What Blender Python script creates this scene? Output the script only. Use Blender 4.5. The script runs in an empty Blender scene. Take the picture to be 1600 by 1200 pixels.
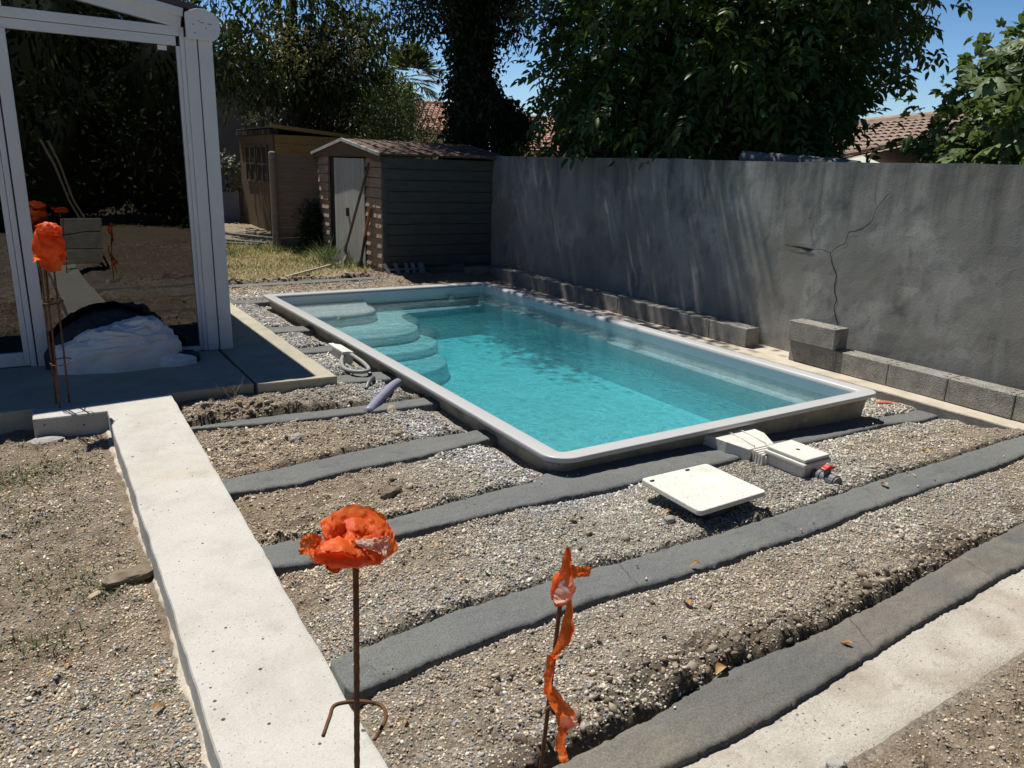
import bpy, math
import numpy as np
from mathutils import Matrix, Vector

sc = bpy.context.scene
R = math.radians

# ---------------------------------------------------------------- camera
cam = bpy.data.cameras.new('camera')
cam_ob = bpy.data.objects.new('camera', cam)
sc.collection.objects.link(cam_ob)
sc.camera = cam_ob
YAW, PITCH, ROLL, EYE = 0.57576, 0.27854, 0.03506, 1.6
_f = np.array([math.sin(YAW)*math.cos(PITCH), math.cos(YAW)*math.cos(PITCH), -math.sin(PITCH)])
_r = np.array([math.cos(YAW), -math.sin(YAW), 0.0])
_u = np.cross(_r, _f)
_r2 = math.cos(ROLL)*_r + math.sin(ROLL)*_u
_u2 = -math.sin(ROLL)*_r + math.cos(ROLL)*_u
mw = Matrix.Identity(4)
for i in range(3):
    mw[i][0], mw[i][1], mw[i][2] = _r2[i], _u2[i], -_f[i]
mw[2][3] = EYE
cam_ob.matrix_world = mw
cam.sensor_width = 36
cam.lens = 1191.5/1600*36
cam.clip_start = 0.05
cam.clip_end = 1000

# ---------------------------------------------------------------- sky, sun, exposure
LIGHT_DIR = Vector((0.115, -0.42, -1.0)).normalized()      # the way the sunlight travels
SUN_EL = math.asin(-LIGHT_DIR.z)
SUN_AZ = math.atan2(-LIGHT_DIR.x, -LIGHT_DIR.y)            # from +Y towards +X
world = bpy.data.worlds.new('World')
sc.world = world
world.use_nodes = True
wn = world.node_tree
bg = wn.nodes['Background']
sky = wn.nodes.new('ShaderNodeTexSky')
sky.sky_type = 'NISHITA'
sky.sun_disc = False
sky.sun_elevation = SUN_EL
sky.sun_rotation = SUN_AZ
sky.air_density = 1.0
sky.dust_density = 0.0
sky.ozone_density = 5.0
sky.altitude = 200
hs = wn.nodes.new('ShaderNodeHueSaturation')
hs.inputs['Saturation'].default_value = 1.2
hs.inputs['Hue'].default_value = 0.505
wn.links.new(sky.outputs[0], hs.inputs['Color'])
# a clear sky is paler and brighter towards the horizon than overhead
tcw = wn.nodes.new('ShaderNodeTexCoord'); sxw = wn.nodes.new('ShaderNodeSeparateXYZ'); mrw = wn.nodes.new('ShaderNodeMapRange')
wn.links.new(tcw.outputs['Generated'], sxw.inputs[0]); wn.links.new(sxw.outputs['Z'], mrw.inputs[0])
mrw.inputs[1].default_value = 0.12; mrw.inputs[2].default_value = 0.38; mrw.inputs[3].default_value = 1.9; mrw.inputs[4].default_value = 0.85
mxw = wn.nodes.new('ShaderNodeMix'); mxw.data_type = 'RGBA'; mxw.blend_type = 'MULTIPLY'; mxw.inputs[0].default_value = 1
wn.links.new(hs.outputs[0], mxw.inputs[6]); wn.links.new(mrw.outputs[0], mxw.inputs[7])
wn.links.new(mxw.outputs[2], bg.inputs['Color'])
bg.inputs['Strength'].default_value = 0.05
sun = bpy.data.lights.new('sun', 'SUN')
sun.energy = 5.0
sun.angle = R(0.53)
sun.color = (1.0, 0.945, 0.855)
sun_ob = bpy.data.objects.new('sun', sun)
sc.collection.objects.link(sun_ob)
sun_ob.rotation_euler = LIGHT_DIR.to_track_quat('-Z', 'Y').to_euler()
sun_ob.location = (-2, 8, 20)
sc.view_settings.view_transform = 'Standard'
sc.view_settings.look = 'None'
sc.view_settings.gamma = 1
sc.view_settings.exposure = 0.30
sc.cycles.use_denoising = True
sc.cycles.max_bounces = 8
sc.cycles.diffuse_bounces = 3
sc.cycles.transparent_max_bounces = 12
sc.cycles.caustics_reflective = False
sc.cycles.caustics_refractive = False

# ---------------------------------------------------------------- numpy noise
def _hash(ix, iy, iz, seed):
    h = (ix*374761393 + iy*668265263 + iz*2147483647 + seed*1274126177) & 0xFFFFFFFF
    h = ((h ^ (h >> 13))*1274126177) & 0xFFFFFFFF
    h = (h ^ (h >> 16)) & 0xFFFFFF
    return h/float(0xFFFFFF)
def vnoise(p, seed=0):
    p = np.asarray(p, float)
    if p.shape[-1] == 2:
        p = np.concatenate([p, np.zeros(p.shape[:-1]+(1,))], -1)
    i = np.floor(p).astype(np.int64); f = p-i; f = f*f*(3-2*f)
    o = 0
    for dx in (0, 1):
        for dy in (0, 1):
            for dz in (0, 1):
                w = (f[..., 0] if dx else 1-f[..., 0])*(f[..., 1] if dy else 1-f[..., 1])*(f[..., 2] if dz else 1-f[..., 2])
                o = o + w*_hash(i[..., 0]+dx, i[..., 1]+dy, i[..., 2]+dz, seed)
    return o
def fbm(p, seed=0, oct=4, gain=.5):
    p = np.asarray(p, float); a = 1; s = 0; n = 0
    for k in range(oct):
        s = s + a*(vnoise(p*2**k, seed+k*17)*2-1); n += a; a *= gain
    return s/n
def ridged(p, seed=0, oct=3):
    p = np.asarray(p, float); a = 1; s = 0; n = 0
    for k in range(oct):
        s = s + a*(1-np.abs(vnoise(p*2**k, seed+k*31)*2-1)*1.0); n += a; a *= .5
    return s/n
def sm(t):
    t = np.clip(t, 0, 1); return t*t*(3-2*t)

# ---------------------------------------------------------------- objects
def tag(o, label=None, cat=None, group=None, kind=None):
    if label: o['label'] = label
    if cat: o['category'] = cat
    if group: o['group'] = group
    if kind: o['kind'] = kind
    return o
def thing(name, label, cat, loc=(0, 0, 0), group=None):
    o = bpy.data.objects.new(name, None); sc.collection.objects.link(o)
    o.location = loc; o.empty_display_size = .1
    return tag(o, label, cat, group)
def worldloc(o):
    v = Vector((0, 0, 0))
    while o is not None:
        v = v + o.location; o = o.parent
    return v
def fast_mesh(name, V, F):
    """V (n,3); F array (m,k) of equal-sized faces, or a list of index lists"""
    me = bpy.data.meshes.new(name)
    V = np.asarray(V, np.float32)
    if isinstance(F, np.ndarray):
        m, k = F.shape
        me.vertices.add(len(V)); me.vertices.foreach_set('co', V.ravel())
        me.loops.add(m*k); me.loops.foreach_set('vertex_index', F.astype(np.int32).ravel())
        me.polygons.add(m); me.polygons.foreach_set('loop_start', np.arange(0, m*k, k, dtype=np.int32))
        me.update(calc_edges=True)
    else:
        me.from_pydata(V.tolist(), [], F); me.update()
    return me
def obj(name, V, F, mat, parent=None, smooth=False, bevel=0, seg=2):
    V = np.asarray(V, float)
    if parent is not None:
        V = V - np.array(worldloc(parent))
    me = fast_mesh(name, V, F)
    me.materials.append(mat)
    o = bpy.data.objects.new(name, me); sc.collection.objects.link(o)
    if parent is not None: o.parent = parent
    if smooth: me.polygons.foreach_set('use_smooth', [True]*len(me.polygons))
    if bevel:
        b = o.modifiers.new('bevel', 'BEVEL'); b.width = bevel; b.segments = seg; b.limit_method = 'ANGLE'; b.angle_limit = R(40)
    return o
def set_color(o, name, C, domain='POINT'):
    a = o.data.color_attributes.new(name, 'FLOAT_COLOR', domain)
    C = np.asarray(C, np.float32)
    if C.shape[1] == 3: C = np.concatenate([C, np.ones((len(C), 1), np.float32)], 1)
    a.data.foreach_set('color', C.ravel())

class MB:
    """collects shapes into one mesh"""
    def __init__(s): s.V = []; s.F = []
    def add(s, V, F):
        k = len(s.V); s.V += [tuple(v) for v in V]; s.F += [[i+k for i in f] for f in F]; return s
    def box(s, x0, x1, y0, y1, z0, z1):
        return s.add([(x, y, z) for x in (x0, x1) for y in (y0, y1) for z in (z0, z1)],
                     [(0, 1, 3, 2), (4, 6, 7, 5), (0, 4, 5, 1), (2, 3, 7, 6), (0, 2, 6, 4), (1, 5, 7, 3)])
    def prism(s, poly, z0, z1):
        n = len(poly)
        V = [(p[0], p[1], z0) for p in poly]+[(p[0], p[1], z1) for p in poly]
        F = [list(range(n))[::-1], list(range(n, 2*n))]+[(i, (i+1) % n, n+(i+1) % n, n+i) for i in range(n)]
        return s.add(V, F)
    def prism_axis(s, poly, axis, a0, a1):
        """poly in the two other axes (in order), extruded along axis"""
        n = len(poly)
        def pt(p, a):
            v = [0, 0, 0]; o = [i for i in range(3) if i != axis]; v[axis] = a; v[o[0]] = p[0]; v[o[1]] = p[1]; return tuple(v)
        V = [pt(p, a0) for p in poly]+[pt(p, a1) for p in poly]
        F = [list(range(n))[::-1], list(range(n, 2*n))]+[(i, (i+1) % n, n+(i+1) % n, n+i) for i in range(n)]
        return s.add(V, F)
    def bar(s, a, b, w, h, up=(0, 0, 1)):
        a = Vector(a); b = Vector(b); d = (b-a).normalized(); u = Vector(up); x = d.cross(u).normalized(); u = x.cross(d)
        V = []
        for p in (a, b):
            for sx, su in ((-1, -1), (1, -1), (1, 1), (-1, 1)):
                V.append(tuple(p+x*sx*w/2+u*su*h/2))
        return s.add(V, [(0, 1, 2, 3), (7, 6, 5, 4), (0, 4, 5, 1), (1, 5, 6, 2), (2, 6, 7, 3), (3, 7, 4, 0)])
    def tube(s, pts, r, n=10, caps=True):
        pts = [Vector(p) for p in pts]
        rr = r if hasattr(r, '__len__') else [r]*len(pts)
        V = []; F = []; ref = Vector((0, 0, 1))
        d0 = (pts[1]-pts[0]).normalized()
        if abs(d0.dot(ref)) > .9: ref = Vector((1, 0, 0))
        x = d0.cross(ref).normalized()
        for i, p in enumerate(pts):
            d = (pts[min(i+1, len(pts)-1)]-pts[max(i-1, 0)]).normalized()
            x = (x-d*x.dot(d)).normalized(); y = d.cross(x)
            for k in range(n):
                a = 2*math.pi*k/n
                V.append(tuple(p+(x*math.cos(a)+y*math.sin(a))*rr[i]))
        for i in range(len(pts)-1):
            for k in range(n):
                F.append((i*n+k, i*n+(k+1) % n, (i+1)*n+(k+1) % n, (i+1)*n+k))
        if caps:
            F.append(list(range(n))[::-1]); F.append([(len(pts)-1)*n+k for k in range(n)])
        return s.add(V, F)
    def build(s, name, mat, parent=None, **k): return obj(name, s.V, s.F, mat, parent, **k)

def smooth_path(pts, n=6):
    """Catmull-Rom"""
    P = [np.array(p, float) for p in pts]; P = [2*P[0]-P[1]]+P+[2*P[-1]-P[-2]]; out = []
    for i in range(1, len(P)-2):
        for k in range(n):
            t = k/n; a, b, c, d = P[i-1:i+3]
            out.append(.5*((2*b)+(-a+c)*t+(2*a-5*b+4*c-d)*t*t+(-a+3*b-3*c+d)*t**3))
    out.append(P[-2]); return out
def grid_faces(nu, nv, wrap=False):
    """nu rows of nv"""
    i = np.arange(nu-1)[:, None]; j = np.arange(nv if wrap else nv-1)[None, :]; j2 = (j+1) % nv
    return np.stack([i*nv+j, i*nv+j2, (i+1)*nv+j2, (i+1)*nv+j], -1).reshape(-1, 4)

# ---------------------------------------------------------------- materials
def N(nt, t, **kw):
    n = nt.nodes.new(t)
    for k, v in kw.items():
        if k in n.inputs: n.inputs[k].default_value = v
        else: setattr(n, k, v)
    return n
def ramp(nt, stops):
    r = nt.nodes.new('ShaderNodeValToRGB'); e = r.color_ramp.elements
    e[0].position, e[0].color = stops[0][0], (*stops[0][1], 1)
    e[1].position, e[1].color = stops[-1][0], (*stops[-1][1], 1)
    for p, c in stops[1:-1]:
        x = e.new(p); x.color = (*c, 1)
    return r
def coords(nt, stretch=(1, 1, 1)):
    g = nt.nodes.new('ShaderNodeNewGeometry')
    if tuple(stretch) == (1, 1, 1): return g.outputs['Position']
    m = nt.nodes.new('ShaderNodeVectorMath'); m.operation = 'MULTIPLY'; m.inputs[1].default_value = stretch
    nt.links.new(g.outputs['Position'], m.inputs[0]); return m.outputs[0]
def mix(nt, fac, a, b, mode='MIX'):
    m = nt.nodes.new('ShaderNodeMix'); m.data_type = 'RGBA'; m.blend_type = mode
    for k, s in ((0, fac), (6, a), (7, b)):
        if hasattr(s, 'is_linked'): nt.links.new(s, m.inputs[k])
        elif isinstance(s, (int, float)): m.inputs[k].default_value = s
        else: m.inputs[k].default_value = (*s, 1)
    return m.outputs[2]
def mat(name, stops, scale=4, detail=8, rough=.8, stretch=(1, 1, 1), bump=.3, bscale=60, bdist=.004, spots=None, spec=.3,
        large=None, metallic=0, coat=0, voro=None, trans=0, grain=None):
    """noise ramp base + optional large stains [(color, scale, lo, hi, stretch)] + small spots [(color, scale, size)] + noise bump"""
    m = bpy.data.materials.new(name); m.use_nodes = True; nt = m.node_tree; L = nt.links
    b = nt.nodes['Principled BSDF']
    P = coords(nt, stretch)
    n = N(nt, 'ShaderNodeTexNoise', Scale=scale, Detail=detail, Roughness=.6); L.new(P, n.inputs['Vector'])
    r = ramp(nt, stops); L.new(n.outputs['Fac'], r.inputs[0]); c = r.outputs[0]
    for col, s, lo, hi, st in (large or []):
        n2 = N(nt, 'ShaderNodeTexNoise', Scale=s, Detail=6, Roughness=.6); L.new(coords(nt, st), n2.inputs['Vector'])
        mr = N(nt, 'ShaderNodeMapRange'); mr.inputs[1].default_value = lo; mr.inputs[2].default_value = hi
        L.new(n2.outputs['Fac'], mr.inputs[0]); c = mix(nt, mr.outputs[0], c, col)
    for col, s, size in (spots or []):
        v = N(nt, 'ShaderNodeTexVoronoi', Scale=s); L.new(coords(nt), v.inputs['Vector'])
        wn_ = N(nt, 'ShaderNodeTexNoise', Scale=s*.35, Detail=2); L.new(coords(nt), wn_.inputs['Vector'])
        mm = N(nt, 'ShaderNodeMath', operation='MULTIPLY'); L.new(wn_.outputs['Fac'], mm.inputs[0]); mm.inputs[1].default_value = size*2
        lt = N(nt, 'ShaderNodeMapRange'); L.new(v.outputs['Distance'], lt.inputs[0]); L.new(mm.outputs[0], lt.inputs[1])
        ad = N(nt, 'ShaderNodeMath', operation='MULTIPLY'); L.new(mm.outputs[0], ad.inputs[0]); ad.inputs[1].default_value = .6
        L.new(ad.outputs[0], lt.inputs[2]); lt.inputs[3].default_value = 0; lt.inputs[4].default_value = 1
        pk = N(nt, 'ShaderNodeMath', operation='GREATER_THAN'); pk.inputs[1].default_value = .62
        sp = N(nt, 'ShaderNodeSeparateColor'); L.new(v.outputs['Color'], sp.inputs[0]); L.new(sp.outputs[0], pk.inputs[0])
        fm = N(nt, 'ShaderNodeMath', operation='MULTIPLY', use_clamp=True); L.new(pk.outputs[0], fm.inputs[0]); L.new(lt.outputs[0], fm.inputs[1])
        c = mix(nt, fm.outputs[0], c, col)
    if grain:
        gn = N(nt, 'ShaderNodeTexNoise', Scale=grain[0], Detail=3, Roughness=.7); L.new(coords(nt), gn.inputs['Vector'])
        gm_ = N(nt, 'ShaderNodeMapRange'); gm_.inputs[1].default_value = .3; gm_.inputs[2].default_value = .7; gm_.inputs[3].default_value = 1-grain[1]; gm_.inputs[4].default_value = 1+grain[1]
        L.new(gn.outputs['Fac'], gm_.inputs[0]); c = mix(nt, 1.0, c, gm_.outputs[0], 'MULTIPLY')
    L.new(c, b.inputs['Base Color'])
    b.inputs['Roughness'].default_value = rough; b.inputs['Specular IOR Level'].default_value = spec; b.inputs['Metallic'].default_value = metallic
    if coat: b.inputs['Coat Weight'].default_value = coat
    if bump:
        nb = N(nt, 'ShaderNodeTexNoise', Scale=bscale, Detail=6, Roughness=.65); L.new(P, nb.inputs['Vector'])
        bp = N(nt, 'ShaderNodeBump', Strength=bump, Distance=bdist); L.new(nb.outputs['Fac'], bp.inputs['Height'])
        if voro:
            vb = N(nt, 'ShaderNodeTexVoronoi', Scale=voro); L.new(P, vb.inputs['Vector'])
            b2 = N(nt, 'ShaderNodeBump', Strength=min(1, bump*1.5), Distance=bdist*2); L.new(vb.outputs['Distance'], b2.inputs['Height']); L.new(bp.outputs[0], b2.inputs['Normal']); bp = b2
        L.new(bp.outputs[0], b.inputs['Normal'])
    if trans:
        t = N(nt, 'ShaderNodeBsdfTranslucent'); L.new(c, t.inputs['Color']); ms = N(nt, 'ShaderNodeMixShader'); ms.inputs[0].default_value = trans
        out = nt.nodes['Material Output']; L.new(b.outputs[0], ms.inputs[1]); L.new(t.outputs[0], ms.inputs[2]); L.new(ms.outputs[0], out.inputs['Surface'])
    return m
def flat(name, c, rough=.5, spec=.5, metallic=0, var=.12, scale=12, bump=.06, **k):
    lo = tuple(x*(1-var) for x in c); hi = tuple(min(1, x*(1+var)) for x in c)
    return mat(name, [(.3, lo), (.7, hi)], scale=scale, rough=rough, spec=spec, metallic=metallic, bump=bump, **k)
def leafmat(name, dark, light, rough=.45, trans=.25, scale=1.6):
    m = bpy.data.materials.new(name); m.use_nodes = True; nt = m.node_tree; L = nt.links; b = nt.nodes['Principled BSDF']
    n = N(nt, 'ShaderNodeTexNoise', Scale=scale, Detail=3); L.new(coords(nt), n.inputs['Vector'])
    n3 = N(nt, 'ShaderNodeTexNoise', Scale=scale*14, Detail=1); L.new(coords(nt), n3.inputs['Vector'])
    ad = N(nt, 'ShaderNodeMath', operation='ADD'); L.new(n.outputs['Fac'], ad.inputs[0]); L.new(n3.outputs['Fac'], ad.inputs[1])
    hf = N(nt, 'ShaderNodeMath', operation='MULTIPLY'); L.new(ad.outputs[0], hf.inputs[0]); hf.inputs[1].default_value = .5
    r = ramp(nt, [(.35, dark), (.66, light)]); L.new(hf.outputs[0], r.inputs[0])
    L.new(r.outputs[0], b.inputs['Base Color']); b.inputs['Roughness'].default_value = rough; b.inputs['Specular IOR Level'].default_value = .4
    t = N(nt, 'ShaderNodeBsdfTranslucent'); tc = mix(nt, .5, r.outputs[0], (.16, .22, .03)); L.new(tc, t.inputs['Color'])
    ms = N(nt, 'ShaderNodeMixShader'); ms.inputs[0].default_value = trans; out = nt.nodes['Material Output']
    L.new(b.outputs[0], ms.inputs[1]); L.new(t.outputs[0], ms.inputs[2]); L.new(ms.outputs[0], out.inputs['Surface'])
    return m

M = {}
M['white_concrete'] = mat('white_concrete', [(.25, (.37, .358, .32)), (.5, (.455, .444, .41)), (.75, (.50, .49, .455))], scale=4, rough=.88, bump=.5, bscale=75, bdist=.004, grain=(230, .13),
    spots=[((.10, .095, .085), 60, .15), ((.05, .05, .05), 19, .12), ((.26, .24, .20), 95, .20)],
    large=[((.43, .375, .29), 1.5, .55, .76, (1, 1, 1)), ((.36, .345, .31), 6, .60, .76, (1, 1, 1)), ((.30, .285, .25), 17, .66, .80, (1, 1.6, 1))])
M['beam_side'] = mat('beam_side', [(.3, (.30, .285, .25)), (.7, (.45, .43, .39))], scale=8, stretch=(1, 1, 4), rough=.9, bump=.5, bscale=40)
M['wet_mortar'] = mat('wet_mortar', [(.28, (.112, .119, .118)), (.72, (.145, .152, .150))], scale=3, rough=.85, bump=.6, bscale=170, bdist=.004, grain=(150, .36),
    large=[((.155, .152, .137), 1.3, .5, .75, (1, 1, 1)), ((.088, .091, .089), 7, .58, .75, (1, 1, 1))], spots=[((.05, .05, .05), 60, .17), ((.36, .36, .345), 90, .14), ((.07, .07, .07), 26, .10)])
M['dry_mortar'] = mat('dry_mortar', [(.28, (.125, .119, .103)), (.72, (.17, .16, .138))], scale=3, rough=.9, bump=.6, bscale=170, bdist=.004, grain=(150, .34),
    large=[((.112, .113, .106), 1.1, .47, .62, (1, 1, 1)), ((.21, .19, .155), 2.6, .55, .75, (1, 1, 1))], spots=[((.05, .045, .04), 75, .13)])
M['rough_slab'] = mat('rough_slab', [(.25, (.32, .29, .24)), (.5, (.42, .39, .335)), (.75, (.48, .45, .39))], scale=7, rough=.92, bump=.8, bscale=70, bdist=.007, grain=(190, .22),
    large=[((.28, .235, .17), 2.2, .52, .72, (1, 1, 1)), ((.24, .215, .17), 14, .62, .76, (1, 1, 1))], spots=[((.10, .09, .07), 34, .16), ((.16, .14, .11), 80, .22)])
M['terrace'] = mat('terrace', [(.25, (.30, .275, .215)), (.5, (.38, .35, .275)), (.75, (.45, .42, .345))], scale=4, rough=.9, bump=.6, bscale=110, grain=(200, .2),
    spots=[((.08, .075, .06), 30, .10)], large=[((.24, .22, .18), 2, .55, .8, (1, 1, 1))])
M['block'] = mat('concrete_block', [(.3, (.30, .29, .255)), (.55, (.42, .405, .36)), (.75, (.50, .485, .43))], scale=9, rough=.95, bump=1.0, bscale=150, bdist=.007, grain=(150, .3),
    spots=[((.12, .12, .11), 130, .2)], voro=120)
M['footing'] = mat('footing_concrete', [(.25, (.36, .315, .25)), (.5, (.46, .41, .335)), (.75, (.53, .48, .40))], scale=6, rough=.9, grain=(140, .2), bump=.5, bscale=60, spots=[((.2, .17, .13), 40, .14)])
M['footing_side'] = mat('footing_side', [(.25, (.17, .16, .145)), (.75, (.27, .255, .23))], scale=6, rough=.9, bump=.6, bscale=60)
M['hole'] = flat('hole_dark', (.02, .02, .018), rough=.9)
M['pvc_white'] = mat('white_joinery', [(.3, (.62, .63, .65)), (.7, (.70, .71, .72))], scale=3, rough=.35, bump=.03, spec=.5, large=[((.48, .45, .41), 2.5, .62, .85, (1, 1, .25))])
M['joint_dark'] = flat('joint_dark', (.05, .05, .055), rough=.7)
M['orange'] = None
M['rust'] = mat('rusty_steel', [(.3, (.055, .030, .018)), (.55, (.13, .060, .028)), (.75, (.22, .10, .045))], scale=45, rough=.8, bump=.6, bscale=220, bdist=.002, spec=.3)
M['gelcoat'] = flat('gelcoat_grey', (.47, .475, .48), rough=.28, spec=.5, var=.03, scale=3, bump=.0)
M['basin'] = flat('basin_blue', (.66, .735, .77), rough=.4, spec=.4, var=.03, scale=3, bump=.0)
M['hull'] = mat('glassfibre_hull', [(.3, (.22, .215, .18)), (.5, (.32, .31, .265)), (.75, (.40, .385, .33))], scale=7, rough=.6, bump=.5, bscale=40, bdist=.006,
    large=[((.15, .145, .125), 3, .52, .7, (1, 1, 1))], spots=[((.10, .10, .085), 26, .12)])
M['abs_white'] = mat('white_plastic', [(.3, (.60, .585, .53)), (.7, (.70, .685, .64))], scale=5, rough=.5, bump=.05, spec=.4,
    large=[((.50, .44, .33), 4, .60, .85, (1, 1, 1))], spots=[((.20, .155, .10), 95, .24), ((.10, .085, .06), 48, .13), ((.30, .25, .18), 150, .26)])
M['pvc_grey'] = flat('grey_pipe', (.12, .13, .14), rough=.45)
M['hose_grey'] = flat('grey_hose', (.26, .275, .27), rough=.55)
M['purple'] = flat('lilac_pipe', (.235, .24, .335), rough=.45, var=.08)
M['red'] = flat('red_plastic', (.52, .035, .03), rough=.4)
M['bag'] = mat('white_tarp', [(.3, (.60, .61, .62)), (.7, (.72, .725, .73))], scale=5, rough=.55, bump=.3, bscale=22, bdist=.02, spec=.35)
M['navy'] = mat('navy_plastic', [(.3, (.010, .013, .022)), (.7, (.022, .026, .04))], scale=6, rough=.5, bump=.3, bscale=20, bdist=.02)
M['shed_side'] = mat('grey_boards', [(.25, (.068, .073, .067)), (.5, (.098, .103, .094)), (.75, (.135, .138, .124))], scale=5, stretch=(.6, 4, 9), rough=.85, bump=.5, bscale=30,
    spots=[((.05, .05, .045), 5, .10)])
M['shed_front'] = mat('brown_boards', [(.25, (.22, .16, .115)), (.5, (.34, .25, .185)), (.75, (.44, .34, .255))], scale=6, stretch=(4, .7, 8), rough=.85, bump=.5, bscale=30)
M['new_wood'] = mat('honey_boards', [(.25, (.27, .155, .05)), (.5, (.40, .245, .085)), (.75, (.50, .32, .13))], scale=4, stretch=(.7, 4, 9), rough=.7, bump=.3, bscale=30)
M['brown_wood'] = mat('brown_planks', [(.25, (.08, .055, .03)), (.75, (.16, .11, .065))], scale=6, stretch=(8, 8, .7), rough=.8, bump=.4, bscale=30)
M['fence_wood'] = mat('fence_boards', [(.25, (.17, .13, .10)), (.5, (.23, .18, .145)), (.75, (.29, .235, .19))], scale=5, stretch=(.7, 4, 8), rough=.85, bump=.4, bscale=30, spots=[((.06, .04, .03), 6, .09)])
M['roof_felt'] = mat('roof_felt', [(.25, (.11, .075, .058)), (.75, (.185, .13, .105))], scale=8, rough=.95, bump=.6, bscale=120)
M['trim_grey'] = flat('pale_trim', (.42, .41, .38), rough=.7, var=.2)
M['door_sheet'] = mat('door_sheet', [(.3, (.32, .32, .295)), (.7, (.42, .42, .39))], scale=6, stretch=(1, 1, .2), rough=.6, bump=.05)
M['dark_iron'] = flat('dark_iron', (.025, .024, .023), rough=.5, metallic=.3)
M['handle_wood'] = mat('handle_wood', [(.3, (.085, .07, .055)), (.7, (.15, .125, .10))], scale=10, stretch=(6, 6, .6), rough=.7)
M['orange_wood'] = mat('orange_handle', [(.3, (.25, .095, .03)), (.7, (.36, .15, .05))], scale=10, stretch=(6, 6, .6), rough=.6)
M['steel'] = flat('worn_steel', (.22, .20, .185), rough=.6, metallic=.2, var=.3)
M['slat_grey'] = flat('grey_slat', (.22, .235, .27), rough=.8, var=.2)
M['tile'] = mat('pink_tiles', [(.25, (.26, .135, .10)), (.5, (.38, .21, .16)), (.75, (.48, .29, .22))], scale=6, rough=.85, bump=.4, bscale=30)
M['old_tile'] = mat('old_tiles', [(.25, (.16, .115, .09)), (.5, (.27, .20, .16)), (.75, (.38, .30, .245))], scale=5, rough=.9, bump=.5, bscale=30, spots=[((.06, .06, .05), 9, .2)])
M['ochre_wall'] = flat('ochre_wall', (.50, .42, .26), rough=.9, var=.12, scale=2)
M['far_wall'] = mat('dark_masonry', [(.25, (.10, .105, .11)), (.75, (.17, .175, .18))], scale=2.5, rough=.95, bump=.6, bscale=14, bdist=.02)
M['bluish_wall'] = flat('bluish_render', (.16, .19, .25), rough=.9, var=.2, scale=3)
M['chimney'] = flat('brown_brick', (.16, .11, .08), rough=.9, var=.3, scale=10)
M['bark'] = mat('bark', [(.3, (.030, .024, .018)), (.7, (.085, .068, .05))], scale=9, stretch=(3, 3, .6), rough=.95, bump=1, bscale=16, bdist=.03)
M['dry_leaf'] = mat('dry_leaf', [(.3, (.33, .17, .065)), (.7, (.55, .36, .17))], scale=30, rough=.7, bump=.2, bscale=60, trans=.2)
M['terracotta'] = flat('terracotta', (.45, .16, .08), rough=.85, var=.25, scale=20, bump=.3)
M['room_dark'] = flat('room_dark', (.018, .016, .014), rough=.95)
M['planter'] = flat('dark_planter', (.05, .05, .05), rough=.8)

def orange_mat(name, stops):
    m = bpy.data.materials.new(name); m.use_nodes = True; nt = m.node_tree; L = nt.links; b = nt.nodes['Principled BSDF']
    n = N(nt, 'ShaderNodeTexNoise', Scale=26, Detail=3); L.new(coords(nt), n.inputs['Vector'])
    r = ramp(nt, stops); L.new(n.outputs['Fac'], r.inputs[0])
    L.new(r.outputs[0], b.inputs['Base Color']); b.inputs['Roughness'].default_value = .5; b.inputs['Specular IOR Level'].default_value = .35
    nb = N(nt, 'ShaderNodeTexNoise', Scale=70, Detail=3); L.new(coords(nt), nb.inputs['Vector'])
    bp = N(nt, 'ShaderNodeBump', Strength=.35, Distance=.006); L.new(nb.outputs['Fac'], bp.inputs['Height']); L.new(bp.outputs[0], b.inputs['Normal'])
    t = N(nt, 'ShaderNodeBsdfTranslucent'); L.new(r.outputs[0], t.inputs['Color']); ms = N(nt, 'ShaderNodeMixShader'); ms.inputs[0].default_value = .55
    out = nt.nodes['Material Output']; L.new(b.outputs[0], ms.inputs[1]); L.new(t.outputs[0], ms.inputs[2]); L.new(ms.outputs[0], out.inputs['Surface'])
    return m
M['orange'] = orange_mat('orange_film', [(.30, (.80, .125, .02)), (.62, (.92, .215, .04)), (.80, (.92, .46, .30))])
M['orange_pale'] = orange_mat('faded_film', [(.30, (.85, .30, .16)), (.5, (.80, .55, .45)), (.74, (.72, .66, .60))])
def glass_mat(name, tint, ior):
    m = bpy.data.materials.new(name); m.use_nodes = True; nt = m.node_tree; nt.nodes.clear(); L = nt.links
    out = N(nt, 'ShaderNodeOutputMaterial'); ms = N(nt, 'ShaderNodeMixShader'); t = N(nt, 'ShaderNodeBsdfTransparent'); g = N(nt, 'ShaderNodeBsdfGlossy'); fr = N(nt, 'ShaderNodeFresnel')
    t.inputs['Color'].default_value = (*tint, 1); g.inputs['Roughness'].default_value = .004; fr.inputs[0].default_value = ior
    nb = N(nt, 'ShaderNodeTexNoise', Scale=2.2, Detail=1); L.new(coords(nt), nb.inputs['Vector'])
    bp = N(nt, 'ShaderNodeBump', Strength=.05, Distance=.05); L.new(nb.outputs['Fac'], bp.inputs['Height']); L.new(bp.outputs[0], g.inputs['Normal'])
    L.new(fr.outputs[0], ms.inputs[0]); L.new(t.outputs[0], ms.inputs[1]); L.new(g.outputs[0], ms.inputs[2]); L.new(ms.outputs[0], out.inputs[0]); return m
M['glass'] = glass_mat('window_glass', (.5, .55, .55), 2.1)
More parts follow.
